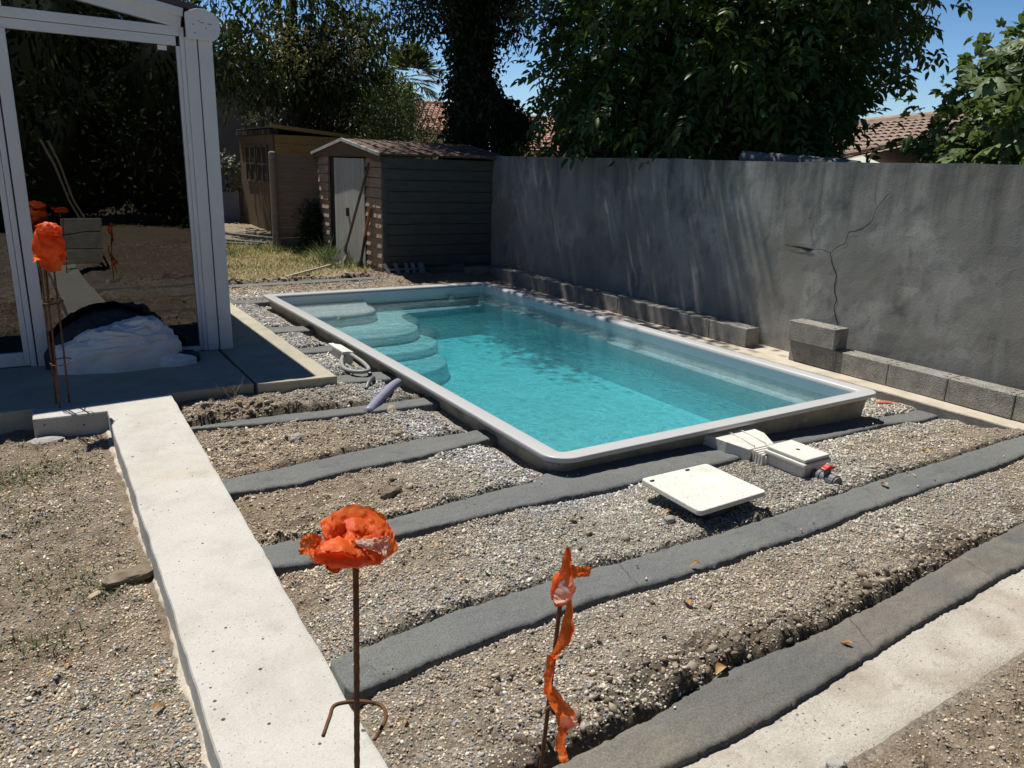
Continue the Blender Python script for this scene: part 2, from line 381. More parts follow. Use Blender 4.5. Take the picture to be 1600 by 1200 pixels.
def water_mat():
    m = bpy.data.materials.new('pool_water'); m.use_nodes = True; nt = m.node_tree; nt.nodes.clear(); L = nt.links
    out = N(nt, 'ShaderNodeOutputMaterial'); ms = N(nt, 'ShaderNodeMixShader'); t = N(nt, 'ShaderNodeBsdfTransparent'); g = N(nt, 'ShaderNodeBsdfGlossy'); fr = N(nt, 'ShaderNodeFresnel')
    fr.inputs[0].default_value = 1.33; g.inputs['Roughness'].default_value = .02
    P = coords(nt)
    w1 = N(nt, 'ShaderNodeTexNoise', Scale=7, Detail=4, Distortion=.6); L.new(P, w1.inputs['Vector'])
    w2 = N(nt, 'ShaderNodeTexNoise', Scale=26, Detail=2, Distortion=.8); L.new(P, w2.inputs['Vector'])
    b1 = N(nt, 'ShaderNodeBump', Strength=.7, Distance=.016); L.new(w1.outputs['Fac'], b1.inputs['Height'])
    b2 = N(nt, 'ShaderNodeBump', Strength=.7, Distance=.006); L.new(w2.outputs['Fac'], b2.inputs['Height']); L.new(b1.outputs[0], b2.inputs['Normal'])
    L.new(b2.outputs[0], g.inputs['Normal']); L.new(b2.outputs[0], fr.inputs['Normal'])
    # ripple light painted into the water tint: a bright net between wider dimmer cells
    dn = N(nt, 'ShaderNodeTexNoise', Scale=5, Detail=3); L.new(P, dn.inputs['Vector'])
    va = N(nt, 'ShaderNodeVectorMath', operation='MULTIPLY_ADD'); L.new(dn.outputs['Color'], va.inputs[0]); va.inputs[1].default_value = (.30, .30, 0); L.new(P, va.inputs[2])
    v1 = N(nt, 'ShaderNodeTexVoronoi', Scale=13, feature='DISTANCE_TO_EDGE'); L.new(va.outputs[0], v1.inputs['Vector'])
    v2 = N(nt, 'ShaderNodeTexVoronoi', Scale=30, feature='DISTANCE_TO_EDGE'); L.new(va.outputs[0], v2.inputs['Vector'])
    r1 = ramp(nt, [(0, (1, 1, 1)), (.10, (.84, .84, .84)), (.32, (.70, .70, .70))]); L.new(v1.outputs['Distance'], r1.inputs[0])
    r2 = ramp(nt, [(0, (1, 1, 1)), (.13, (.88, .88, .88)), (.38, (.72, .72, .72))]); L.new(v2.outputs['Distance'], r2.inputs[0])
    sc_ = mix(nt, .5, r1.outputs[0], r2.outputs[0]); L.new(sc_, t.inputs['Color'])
    rf = N(nt, 'ShaderNodeBsdfRefraction', IOR=1.06, Roughness=0.0); L.new(sc_, rf.inputs['Color'])
    w3 = N(nt, 'ShaderNodeTexNoise', Scale=17, Detail=3, Distortion=.8); L.new(P, w3.inputs['Vector'])
    b3 = N(nt, 'ShaderNodeBump', Strength=1.0, Distance=.05); L.new(w3.outputs['Fac'], b3.inputs['Height']); L.new(b3.outputs[0], rf.inputs['Normal'])
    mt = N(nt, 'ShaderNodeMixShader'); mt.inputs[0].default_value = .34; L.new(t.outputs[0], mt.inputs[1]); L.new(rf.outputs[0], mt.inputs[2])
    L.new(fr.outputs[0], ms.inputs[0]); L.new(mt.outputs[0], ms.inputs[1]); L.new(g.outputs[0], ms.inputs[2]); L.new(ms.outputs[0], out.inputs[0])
    va_ = N(nt, 'ShaderNodeVolumeAbsorption'); va_.inputs['Color'].default_value = (.17, .936, .990, 1); va_.inputs['Density'].default_value = 1.0
    L.new(va_.outputs[0], out.inputs['Volume']); return m
M['water'] = water_mat()

# ================================================================ GROUND
PX0, PX1, PY0, PY1 = 2.26, 5.20, 3.03, 8.76        # pool rim, outer edge
def zb(x, y):
    drop = (-.10*sm((x-2.6)/2.6)-.07*sm((x-5.0)/.8)*sm((y-2.2)/.5))*(1-sm((y-9.0)/1.4))
    return drop+.02*np.clip(y-11.5, 0, 12)
# strips of fresh mortar: lower and upper edge (x, y)
STRIPS = [
 dict(key='A', x0=.95, x1=7.0, lo=[(.6, 1.19), (1.35, 1.219), (1.77, 1.212), (2.22, 1.238), (2.7, 1.27), (3.06, 1.29), (3.63, 1.326), (5, 1.40), (7, 1.5)],
      hi=[(.6, 1.37), (1.11, 1.383), (1.46, 1.392), (1.81, 1.435), (2.37, 1.416), (2.82, 1.443), (4.18, 1.571), (5.5, 1.66), (7, 1.75)]),
 dict(key='B', x0=.70, x1=5.98, lo=[(.76, 1.955), (1.07, 1.985), (1.25, 2.0), (1.73, 2.0), (2.28, 1.968), (2.96, 1.970), (4.16, 2.066), (5.38, 2.111), (6, 2.14)],
      hi=[(.72, 2.145), (.91, 2.169), (1.19, 2.200), (1.67, 2.20), (2.17, 2.180), (2.55, 2.160), (3.25, 2.185), (4.2, 2.28), (5.5, 2.336), (6, 2.33)]),
 dict(key='C', x0=.69, x1=6.02, lo=[(.70, 2.845), (.84, 2.805), (1.24, 2.856), (1.6, 2.848), (1.885, 2.862), (2.49, 2.808), (3.15, 2.81), (4.18, 2.892), (5.3, 2.944), (6, 2.977)],
      hi=[(.70, 3.04), (.92, 3.042), (1.32, 3.020), (1.73, 3.06), (2.15, 3.07), (2.4, 3.2), (4.9, 3.2), (5.3, 3.10), (5.86, 3.15), (6.1, 3.1)]),
 dict(key='D', x0=.715, x1=2.36, lo=[(.72, 3.66), (1.095, 3.622), (1.38, 3.67), (1.73, 3.668), (2.27, 3.741)], hi=[(.72, 3.85), (1.18, 3.878), (1.47, 3.918), (1.86, 3.938), (2.28, 3.903)]),
 dict(key='E', x0=.73, x1=2.36, lo=[(.785, 4.70), (1.38, 4.593), (1.93, 4.541), (2.3, 4.517)], hi=[(.785, 4.75), (1.27, 4.753), (1.72, 4.694), (2.31, 4.682)]),
 dict(key='F', x0=1.86, x1=2.36, lo=[(1.8, 5.30), (2.3, 5.24)], hi=[(1.8, 5.50), (2.3, 5.46)]),
 dict(key='G', x0=1.86, x1=2.36, lo=[(1.8, 6.32), (2.3, 6.26)], hi=[(1.8, 6.50), (2.3, 6.48)]),
 dict(key='H', x0=1.86, x1=2.36, lo=[(1.8, 7.22), (2.3, 7.16)], hi=[(1.8, 7.50), (2.3, 7.38)]),
 dict(key='I', x0=1.9, x1=2.5, lo=[(1.9, 8.84), (2.5, 8.82)], hi=[(1.9, 9.06), (2.5, 9.02)]),
 dict(key='J', x0=1.5, x1=4.25, lo=[(1.5, 10.02), (2.9, 10.05), (4.2, 10.15)], hi=[(1.5, 10.22), (2.9, 10.25), (4.2, 10.33)]),
]
for k, s in enumerate(STRIPS):
    s['seed'] = 40+k*7
for k_, cr_ in (('A', [(2.42, .10), (3.35, .05)]), ('B', [(1.95, .05)])):
    [q for q in STRIPS if q['key'] == k_][0]['cracks'] = cr_
def strip_edges(s, x):
    e = lambda pts, sd: np.interp(x, [p[0] for p in pts], [p[1] for p in pts]) + .006*fbm(np.stack([x*5, x*0+sd], -1), s['seed'], 3) + .007*fbm(np.stack([x*26, x*0+sd+9], -1), s['seed'], 4, .7)
    return e(s['lo'], 0.0), e(s['hi'], 5.0)
def in_strip(x, y, pad=0.0):
    o = np.zeros(x.shape, bool)
    for s in STRIPS:
        lo, hi = strip_edges(s, x)
        o |= (x > s['x0']-pad) & (x < s['x1']+pad) & (y > lo-pad) & (y < hi+pad)
    return o
BANK = {'A': .062, 'B': .028, 'C': .025, 'D': .04, 'E': .055, 'F': .03, 'G': .03, 'H': .03, 'I': .02, 'J': .045}
def gz(x, y, fine=True):
    """height of the ground"""
    x = np.asarray(x, float); y = np.asarray(y, float)
    p = np.stack([x, y], -1)
    z = zb(x, y) + .014*fbm(p*2.1, 3, 3)
    z = z - .012
    rough = .5+.5*fbm(p*1.3, 11, 2)
    z = z + .010*fbm(p*4.6, 6, 2)*sm((x-.72)/.1) + (.010+.014*np.clip(rough, 0, 1))*fbm(p*11, 5, 3)
    clod = np.clip(fbm(p*16, 77, 2)-.12, 0, 1)
    dirt = dirtmix(x, y)
    z = z + .045*clod*dirt
    for s in STRIPS:
        lo, hi = strip_edges(s, x)
        inx = sm((x-s['x0']+.02)/.04)*sm((s['x1']+.03-x)/.06)
        # trench floor under the strip and a few cm before it
        n = vnoise(np.stack([x*6, y*6], -1), s['seed'])
        under = sm((y-(lo-.045))/.04)*sm((hi+.012-y)/.012)*inx
        zs = zb(x, y)
        z = z*(1-under)+(zs-.035)*under
        # spoil heaped along the far edge, steep towards the strip
        b = BANK[s['key']]
        if s['key'] == 'A': b = b*(1-.72*sm((x-2.0)/2.2))
        if s['key'] == 'D': b = b*(.55+.45*sm((1.6-x)/.6))
        d = y-hi-.004*(n-.5)
        wob = .75+.75*fbm(p*8, s['seed']+1, 3)+.55*fbm(p*26, s['seed']+2, 2)
        bank = b*wob*sm(d/(.022+.02*n))*np.exp(-np.clip(d, 0, 9)/np.where(s['key'] == 'A', .20, .22))*inx
        if s['key'] == 'A': bank *= sm((7-x)/.5)
        z = z+np.clip(bank, -.01, .2)
    # soil kept low beside the long beam, the terrace and the pool
    z = z-.03*sm((.80-x)/.08)*sm((x-.62)/.05)*sm((5.2-y)/.1)
    nearpool = (x > PX0-.1) & (x < PX1+.1) & (y > PY0-.12) & (y < PY1+.1)
    dp = np.maximum(np.maximum(PX0-x, x-PX1), np.maximum(PY0-y, y-PY1))
    z = z-.045*sm((.11-dp)/.1)*np.where((y > PY0+.05), 1, 0)
    pit = (x > PX0+.10) & (x < PX1-.10) & (y > PY0+.10) & (y < PY1-.10)
    z = np.where(pit, -.95, z)
    z = z+(.055+.02*fbm(p*9, 71, 3))*sm((y-4.78)/.2)*sm((x-.72)/.05)*sm((1.95-x)/.2)*(y < 5.4)
    # left yard lies a little lower than the beam
    z = z-.02*sm((.3-x)/.3)*sm((5-y)/.5)
    # the ground is cut away under the rough slab in front
    z = z-.06*sm((1.24-y)/.06)*sm((y-.97)/.05)*sm((x-.9)/.1)
    z = z-.05*sm((y-1.16)/.02)*sm((1.42-y)/.02)*sm((x-.7)/.1)
    return z
def dirtmix(x, y):
    """1 = brown soil, 0 = clean grey gravel"""
    p = np.stack([x, y], -1)
    n = fbm(p*1.6, 21, 4)
    d = sm((2.0-x)/.8)*sm((y-2.2)/.5)*.95                       # between the beam and the pool
    d = np.maximum(d, .46*sm((2.3-y)/.6)*sm((x-.6)/.2))          # near bed
    d = np.maximum(d, .62*sm((x-3.9)/.9)*sm((3.0-y)/.3)*sm((y-1.4)/.1))
    d = np.maximum(d, .85*sm((.3-x)/.1)*sm((y-1.9)/1.4))         # yard on the left, far part
    d = np.maximum(d, .35*sm((.3-x)/.1))
    d = np.maximum(d, .9*sm((y-9.3)/.5))
    d = np.maximum(d, .9*sm((1.0-y)/.08)*sm((x-.8)/.2))
    dp = np.maximum(np.maximum(PX0-x, x-PX1), np.maximum(PY0-y, y-PY1))
    d = d*sm((dp-.10-.12*n)/.25)
    return np.clip(d+.45*n*sm(d*4)*sm((1.15-d)*3), 0, 1)

def damp(x, y):
    """freshly dug, still damp soil along the far edges of the trenches"""
    o = np.zeros(x.shape); n = fbm(np.stack([x, y], -1)*5, 58, 3)
    for key, w, a in (('A', .15, .95), ('E', .10, .7), ('B', .07, .45), ('D', .07, .45), ('J', .2, .6)):
        s = [q for q in STRIPS if q['key'] == key][0]; lo, hi = strip_edges(s, x); d = y-hi
        o = np.maximum(o, a*sm((w*(1+1.3*n)-d)/.05)*(d > -.05)*((x > s['x0']-.05) & (x < s['x1'])))
    return np.clip(o, 0, 1)
def axis(*segs):
    o = []
    for a, b, st in segs: o.append(np.arange(a, b, st))
    return np.concatenate(o)
gx = axis((-600, -60, 60), (-60, -8, 4), (-8, -2, .25), (-2, -1.2, .06), (-1.2, 2.4, .0125), (2.4, 4.6, .016), (4.6, 6.5, .022), (6.5, 9, .12), (9, 30, 1.0), (30, 100, 8), (100, 661, 60))
gy = axis((-600, -60, 60), (-60, -8, 4), (-8, -1, .3), (-1, .5, .08), (.5, 3.0, .0125), (3.0, 5.4, .018), (5.4, 9.0, .035), (9, 15, .05), (15, 24, .2), (24, 60, 2), (60, 100, 8), (100, 661, 60))
GX, GY = np.meshgrid(gx, gy)
GZ = gz(GX, GY)
far = (np.abs(GX) > 9) | (GY > 24) | (GY < -3)
GZ = np.where(far, -.03, GZ)
gmx = dirtmix(GX, GY)
def ground_mat():
    m = bpy.data.materials.new('ground'); m.use_nodes = True; nt = m.node_tree; L = nt.links; b = nt.nodes['Principled BSDF']
    P = coords(nt)
    at = N(nt, 'ShaderNodeAttribute', attribute_name='soil'); 
    n1 = N(nt, 'ShaderNodeTexNoise', Scale=9, Detail=8, Roughness=.7); L.new(P, n1.inputs['Vector'])
    soil = ramp(nt, [(.28, (.14, .105, .072)), (.5, (.25, .195, .138)), (.72, (.36, .295, .22))]); L.new(n1.outputs['Fac'], soil.inputs[0])
    v = N(nt, 'ShaderNodeTexVoronoi', Scale=85); L.new(P, v.inputs['Vector'])
    sp = N(nt, 'ShaderNodeSeparateColor'); L.new(v.outputs['Color'], sp.inputs[0])
    peb = ramp(nt, [(0, (.15, .14, .12)), (.4, (.28, .255, .21)), (.7, (.36, .315, .245)), (1, (.48, .45, .39))]); L.new(sp.outputs[0], peb.inputs[0])
    sep = N(nt, 'ShaderNodeSeparateColor'); L.new(at.outputs['Color'], sep.inputs[0])
    ad = N(nt, 'ShaderNodeMath', operation='ADD', use_clamp=True); L.new(sep.outputs[0], ad.inputs[0])
    n2 = N(nt, 'ShaderNodeTexNoise', Scale=30, Detail=4); L.new(P, n2.inputs['Vector'])
    mr = N(nt, 'ShaderNodeMapRange'); L.new(n2.outputs['Fac'], mr.inputs[0]); mr.inputs[3].default_value = -.45; mr.inputs[4].default_value = .35; L.new(mr.outputs[0], ad.inputs[1])
    c = mix(nt, ad.outputs[0], peb.outputs[0], soil.outputs[0])
    n5 = N(nt, 'ShaderNodeTexNoise', Scale=120, Detail=4, Roughness=.75); L.new(P, n5.inputs['Vector'])
    m5 = N(nt, 'ShaderNodeMapRange'); m5.inputs[1].default_value = .3; m5.inputs[2].default_value = .7; m5.inputs[3].default_value = .72; m5.inputs[4].default_value = 1.35; L.new(n5.outputs['Fac'], m5.inputs[0])
    c = mix(nt, 1.0, c, m5.outputs[0], 'MULTIPLY')
    c = mix(nt, sep.outputs[1], c, (.135, .112, .085)); L.new(c, b.inputs['Base Color'])
    b.inputs['Roughness'].default_value = .95; b.inputs['Specular IOR Level'].default_value = .15
    bp = N(nt, 'ShaderNodeBump', Strength=.8, Distance=.010); bp.invert = True; L.new(v.outputs['Distance'], bp.inputs['Height'])
    n3 = N(nt, 'ShaderNodeTexNoise', Scale=70, Detail=5, Roughness=.7); L.new(P, n3.inputs['Vector'])
    b2 = N(nt, 'ShaderNodeBump', Strength=1.0, Distance=.016); L.new(n3.outputs['Fac'], b2.inputs['Height']); L.new(bp.outputs[0], b2.inputs['Normal'])
    L.new(b2.outputs[0], b.inputs['Normal']); return m
M['ground'] = ground_mat()
g = obj('ground', np.stack([GX, GY, GZ], -1).reshape(-1, 3), grid_faces(len(gy), len(gx)), M['ground'], smooth=True)
dmp = damp(GX, GY)
set_color(g, 'soil', np.stack([gmx.ravel(), dmp.ravel(), gmx.ravel()*0], -1))
tag(g, kind='structure')

# ---- mortar strips
def make_strip(s, label, m):
    n = int((s['x1']-s['x0'])/.007)+2; k = 18
    xs = np.linspace(s['x0'], s['x1'], n)
    lo, hi = strip_edges(s, xs)
    t = np.linspace(0, 1, k)[None, :]
    X = np.repeat(xs[:, None], k, 1)
    # rounded ends
    endL = np.clip((xs-s['x0'])/.022+.25, 0, 1); endR = np.clip((s['x1']-xs)/.03+.2, 0, 1)
    sh = np.sqrt(np.clip(1-(1-endL)**2, 0.05, 1))*np.sqrt(np.clip(1-(1-endR)**2, 0.05, 1))
    mid = (lo+hi)/2; hw = (hi-lo)/2*sh
    Y = mid[:, None]+hw[:, None]*(2*t-1)
    p = np.stack([X, Y], -1)
    Z = zb(X, Y)+.003*fbm(p*6, s['seed']+3, 3)+.0045*fbm(p*np.array([22, 48]), s['seed']+5, 3, .7)+.002*fbm(p*np.array([7, 55]), s['seed']+6, 2)
    edge = np.minimum(t, 1-t)*np.ones_like(X)
    Z = Z-.008*np.exp(-edge/.035)*(.6+.8*vnoise(p*30, 5))
    if s['key'] == 'A': Z = Z+.004
    V = np.stack([X, Y, Z], -1)
    # skirts
    a = V[:, :1].copy(); a[..., 2] -= .075; a[..., 1] -= .006+.006*vnoise(np.stack([xs*40, xs*0], -1))[:, None]
    c = V[:, -1:].copy(); c[..., 2] -= .075; c[..., 1] += .01
    V = np.concatenate([a, V, c], 1)
    first = V[:1].copy(); first[..., 2] = first[..., 2].min(); last = V[-1:].copy(); last[..., 2] = last[..., 2].min()
    V = np.concatenate([first, V, last], 0)
    o = obj('mortar_strip', V.reshape(-1, 3), grid_faces(n+2, k+2), m, smooth=True)
    for cx_, sl in s.get('cracks', []):
        q = np.linspace(.02, .98, 24); l_, h_ = strip_edges(s, np.array([cx_])); yy = l_[0]+(h_[0]-l_[0])*q; xx = cx_+sl*(q-.5)+.012*fbm(np.stack([q*7, q*0+cx_], -1), 3, 3); ww = .0008*(.4+vnoise(np.stack([q*9, q*0], -1), 8))
        zz_ = zb(xx, yy)+.006+(.004 if s['key'] == 'A' else 0); V = np.stack([np.stack([xx-ww, yy, zz_], -1), np.stack([xx+ww, yy, zz_], -1)], 1).reshape(-1, 3)
        obj('crack', V+np.array([0, 0, 0]), grid_faces(24, 2), M['hole'], o)
    return tag(o, label, 'concrete strip', 'levelled mortar strips across the bare ground')
M['mortar_mix'] = M['dry_mortar']
labels = {
 'A': 'nearest mortar strip, along the pale rough slab, dried beige at its far end',
 'B': 'long dark grey mortar strip passing just below the square white cover, second from the camera',
 'C': 'dark grey mortar strip running under the near end of the pool',
 'D': 'short grey mortar strip left of the pool, between the pool end and the lilac pipe',
 'E': 'thin grey mortar strip that the lower end of the lilac pipe lies on',
 'F': 'small grey mortar patch beside the terrace corner, under the loop of grey hose',
 'G': 'small grey mortar patch beside the terrace, just beyond the white junction box',
 'H': 'small grey mortar patch between terrace and pool, second beyond the white junction box',
 'I': 'small grey mortar patch at the far left corner of the pool',
 'J': 'thin grey mortar strip beyond the pool along the dry grass'}
for s in STRIPS:
    make_strip(s, labels[s['key']], M['dry_mortar'] if s['key'] in 'A' else M['wet_mortar'])

# ---- rough pale slab at the lower right
xs = np.linspace(.9, 9, 330); ys = np.linspace(0, 1, 24)
lo = .955+.03*(xs-1.9)*.6+.03*fbm(np.stack([xs*2.2, xs*0], -1), 91, 4); hi = np.interp(xs, [.6, 1.35, 2.22, 3.06, 5, 9], [1.23, 1.25, 1.27, 1.32, 1.43, 1.7])
X = np.repeat(xs[:, None], 24, 1); Y = lo[:, None]+(hi-lo)[:, None]*ys[None, :]
Z = zb(X, Y)-.022+.004*fbm(np.stack([X, Y], -1)*5, 92, 4)+.0025*fbm(np.stack([X, Y], -1)*28, 93, 3)-.03*np.exp(-(Y-lo[:, None])/.03)
o = obj('paving_slab', np.stack([X, Y, Z], -1).reshape(-1, 3), grid_faces(330, 24), M['rough_slab'], smooth=True)
tag(o, kind='structure')

# ---- loose gravel: every pebble is real geometry, all in one heap
rng = np.random.default_rng(7)
def ico():
    t = (1+5**.5)/2
    v = np.array([(-1, t, 0), (1, t, 0), (-1, -t, 0), (1, -t, 0), (0, -1, t), (0, 1, t), (0, -1, -t), (0, 1, -t), (t, 0, -1), (t, 0, 1), (-t, 0, -1), (-t, 0, 1)], float)
    f = np.array([(0, 11, 5), (0, 5, 1), (0, 1, 7), (0, 7, 10), (0, 10, 11), (1, 5, 9), (5, 11, 4), (11, 10, 2), (10, 7, 6), (7, 1, 8), (3, 9, 4), (3, 4, 2), (3, 2, 6), (3, 6, 8), (3, 8, 9), (4, 9, 5), (2, 4, 11), (6, 2, 10), (8, 6, 7), (9, 8, 1)])
    return v/np.linalg.norm(v[0]), f
IV, IF = ico()
def pebble_mesh(pos, r, rng, squash=(.45, .85), jit=.22, base=None):
    n = len(pos); BV, BF = base or (IV, IF); kv = len(BV)
    S = r[:, None]*np.stack([np.ones(n), rng.uniform(.65, 1, n), rng.uniform(*squash, n)], -1)
    V = BV[None]*(1+rng.uniform(-jit, jit, (n, kv, 1)))*S[:, None]
    a = rng.uniform(0, 2*np.pi, n); tx = rng.normal(0, .35, n); ty = rng.normal(0, .35, n)
    ca, sa = np.cos(a), np.sin(a)
    x = V[..., 0]*ca[:, None]-V[..., 1]*sa[:, None]; y = V[..., 0]*sa[:, None]+V[..., 1]*ca[:, None]; z = V[..., 2]
    z = z+x*tx[:, None]+y*ty[:, None]
    V = np.stack([x, y, z], -1)+pos[:, None]
    F = (BF[None]+kv*np.arange(n)[:, None, None])
    return V.reshape(-1, 3), F.reshape(-1, 3)
def allowed(x, y):
    ok = ~in_strip(x, y, -.006)
    ok |= (np.random.default_rng(len(x)).uniform(0, 1, len(x)) < .05*np.clip(fbm(np.stack([x, y], -1)*4, 19, 3)-.12, 0, 1)) & (x > .75)
    ok &= ~((x > .262) & (x < .715) & (y < 5.16)) & ~((x > -.07) & (x < .4) & (y > 4.90) & (y < 5.16))
    ok &= ~((x < 1.81) & (y > 5.06))
    ok &= ~((x > PX0-.005) & (x < PX1+.005) & (y > PY0-.005) & (y < PY1+.005))
    ok &= ~((x > 5.90) & (y > 1.0))
    ok &= ~((y > .95) & (y < 1.30) & (x > .85))
    ok &= ~((x > 3.55) & (x < 3.80) & (y > 2.44) & (y < 2.74))
    return ok
def scatter(n, x0, x1, y0, y1):
    x = rng.uniform(x0, x1, n); y = rng.uniform(y0, y1, n); k = allowed(x, y); return x[k], y[k]
XS, YS, RS = [], [], []
for (x0, x1, y0, y1, dens, rmed) in [(.70, 3.2, 1.36, 3.1, 15500, .0042), (3.2, 5.95, 1.4, 3.3, 9500, .0052), (.70, 2.3, 3.0, 5.2, 9500, .0050), (-1.3, .30, .7, 2.4, 16000, .0047), (-1.3, .30, 2.4, 3.4, 13000, .0047), (-1.3, .30, 3.4, 5.0, 8000, .0050),
                                      (1.80, 2.3, 5.0, 9.0, 6000, .0070), (1.8, 4.6, 8.7, 10.6, 2200, .009), (5.15, 6.0, 3.0, 9.5, 3600, .0078), (1.2, 4.5, .3, .95, 5000, .0046), (-1.5, 3.2, -3.2, .5, 800, .011)]:
    x, y = scatter(int(dens*(x1-x0)*(y1-y0)), x0, x1, y0, y1)
    d = dirtmix(x, y); p = np.stack([x, y], -1)
    patch = fbm(p*3.2, 61, 4)+.7*fbm(p*1.4, 62, 2)
    keep = rng.uniform(0, 1, len(x)) < np.clip(1.10-.50*d+.75*patch, .10, 1)*(1-.6*damp(x, y))
    x, y, d, p = x[keep], y[keep], d[keep], p[keep]
    r = rmed*np.exp(rng.normal(0, .32, len(x)))*(1-.15*d)*(1+.35*fbm(p*2.3, 63, 2))
    XS.append(x); YS.append(y); RS.append(r)
x = np.concatenate(XS); y = np.concatenate(YS); r = np.clip(np.concatenate(RS), .0022, .012)
z = gz(x, y)+r*.22; z = np.where(in_strip(x, y, -.008), zb(x, y)+.006+r*.5, z)
CV = np.array([(a, b, c) for a in (-1, 1) for b in (-1, 1) for c in (-1, 1)])*.68
CF = np.array([(0, 1, 3), (0, 3, 2), (4, 6, 7), (4, 7, 5), (0, 4, 5), (0, 5, 1), (2, 3, 7), (2, 7, 6), (0, 2, 6), (0, 6, 4), (1, 5, 7), (1, 7, 3)])
near = (np.hypot(x, y) < 2.7)
o_ = np.argsort(~near, kind='stable'); x, y, r, z, near = x[o_], y[o_], r[o_], z[o_], near[o_]; nn_ = int(near.sum())
V1, F1 = pebble_mesh(np.stack([x, y, z], -1)[:nn_], r[:nn_], rng)
V2, F2 = pebble_mesh(np.stack([x, y, z], -1)[nn_:], r[nn_:], rng, base=(CV, CF), jit=.3)
V = np.concatenate([V1, V2]); F = np.concatenate([F1, F2+len(V1)])
d = dirtmix(x, y)
greyp = np.array([(.38, .36, .315), (.50, .47, .41), (.26, .26, .25), (.60, .57, .51), (.45, .39, .295), (.32, .295, .255), (.21, .22, .225)])
brnp = np.array([(.37, .30, .22), (.44, .365, .275), (.30, .245, .185), (.52, .45, .35), (.40, .35, .28), (.28, .25, .215)])
rivp = np.array([(.43, .335, .215), (.33, .315, .29), (.22, .235, .255), (.50, .43, .33), (.43, .28, .165), (.37, .31, .235), (.55, .51, .43), (.18, .19, .205)])
ci = rng.integers(0, 1000, len(x))
col = np.where((rng.uniform(0, 1, len(x)) < d)[:, None], brnp[ci % 6], greyp[ci % 7])
yard = (x < .3) | ((x < 1.5) & (y < 2.9) & (rng.uniform(0, 1, len(x)) < .45))
col = np.where((yard & (rng.uniform(0, 1, len(x)) > d*.6))[:, None], rivp[ci % 8], col)
poolside = np.maximum(np.maximum(PX0-x, x-PX1), np.maximum(PY0-y, y-PY1))
clean = (poolside < .32+.15*fbm(np.stack([x, y], -1)*2.5, 8, 3)) & (x < 3)
col = np.where(clean[:, None], np.array([(.36, .36, .355), (.47, .46, .44), (.27, .275, .285), (.55, .54, .51), (.22, .225, .24)])[ci % 5], col)
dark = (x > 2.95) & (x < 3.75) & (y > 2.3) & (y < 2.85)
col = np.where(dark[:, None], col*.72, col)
col = 1.1*col*rng.uniform(.72, 1.2, (len(x), 1))*(1+.30*fbm(np.stack([x, y], -1)*1.7, 64, 3))[:, None]
def pebble_mat():
    m = bpy.data.materials.new('pebbles'); m.use_nodes = True; nt = m.node_tree; b = nt.nodes['Principled BSDF']
    at = N(nt, 'ShaderNodeAttribute', attribute_name='tint'); n = N(nt, 'ShaderNodeTexNoise', Scale=160, Detail=2); nt.links.new(coords(nt), n.inputs['Vector'])
    mr = N(nt, 'ShaderNodeMapRange'); mr.inputs[3].default_value = .7; mr.inputs[4].default_value = 1.25; nt.links.new(n.outputs['Fac'], mr.inputs[0])
    c = mix(nt, 1.0, at.outputs['Color'], mr.outputs[0], 'MULTIPLY'); nt.links.new(c, b.inputs['Base Color'])
    b.inputs['Roughness'].default_value = .85; b.inputs['Specular IOR Level'].default_value = .25; return m
M['pebbles'] = pebble_mat()
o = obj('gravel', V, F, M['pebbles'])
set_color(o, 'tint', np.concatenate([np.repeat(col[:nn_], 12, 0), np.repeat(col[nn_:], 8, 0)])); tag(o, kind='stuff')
# clods and lumps of soil
cx, cy, cr = [], [], []
for (x0, x1, y0, y1, n, rm) in [(.75, 2.2, 2.2, 5.1, 380, .008), (1.0, 4.8, 1.41, 1.58, 900, .008), (.74, 1.3, 4.74, 4.95, 120, .013), (2.0, 6, 1.5, 2.9, 160, .007), (-1.2, .26, 2.2, 4.9, 130, .007), (1.9, 4.3, 10.2, 10.5, 260, .016), (.75, 2.2, 3.9, 4.6, 220, .010), (1.0, 2.2, 1.45, 2.0, 140, .007), (5.9, 6.3, 8, 10.4, 60, .02)]:
    x, y = scatter(n, x0, x1, y0, y1); cx.append(x); cy.append(y); cr.append(rm*np.exp(rng.normal(0, .4, len(x))))
x = np.concatenate(cx); y = np.concatenate(cy); r = np.concatenate(cr)
V, F = pebble_mesh(np.stack([x, y, gz(x, y)+r*.25], -1), r, rng, squash=(.55, .95), jit=.42)
o = obj('soil_clods', V, F, M['pebbles'])
pal = np.array([(.16, .125, .09), (.22, .175, .125), (.13, .105, .08), (.29, .235, .17), (.36, .31, .245)])
set_color(o, 'tint', np.repeat(pal[rng.integers(0, 5, len(x))]*rng.uniform(.8, 1.15, (len(x), 1)), 12, 0)); tag(o, kind='stuff')

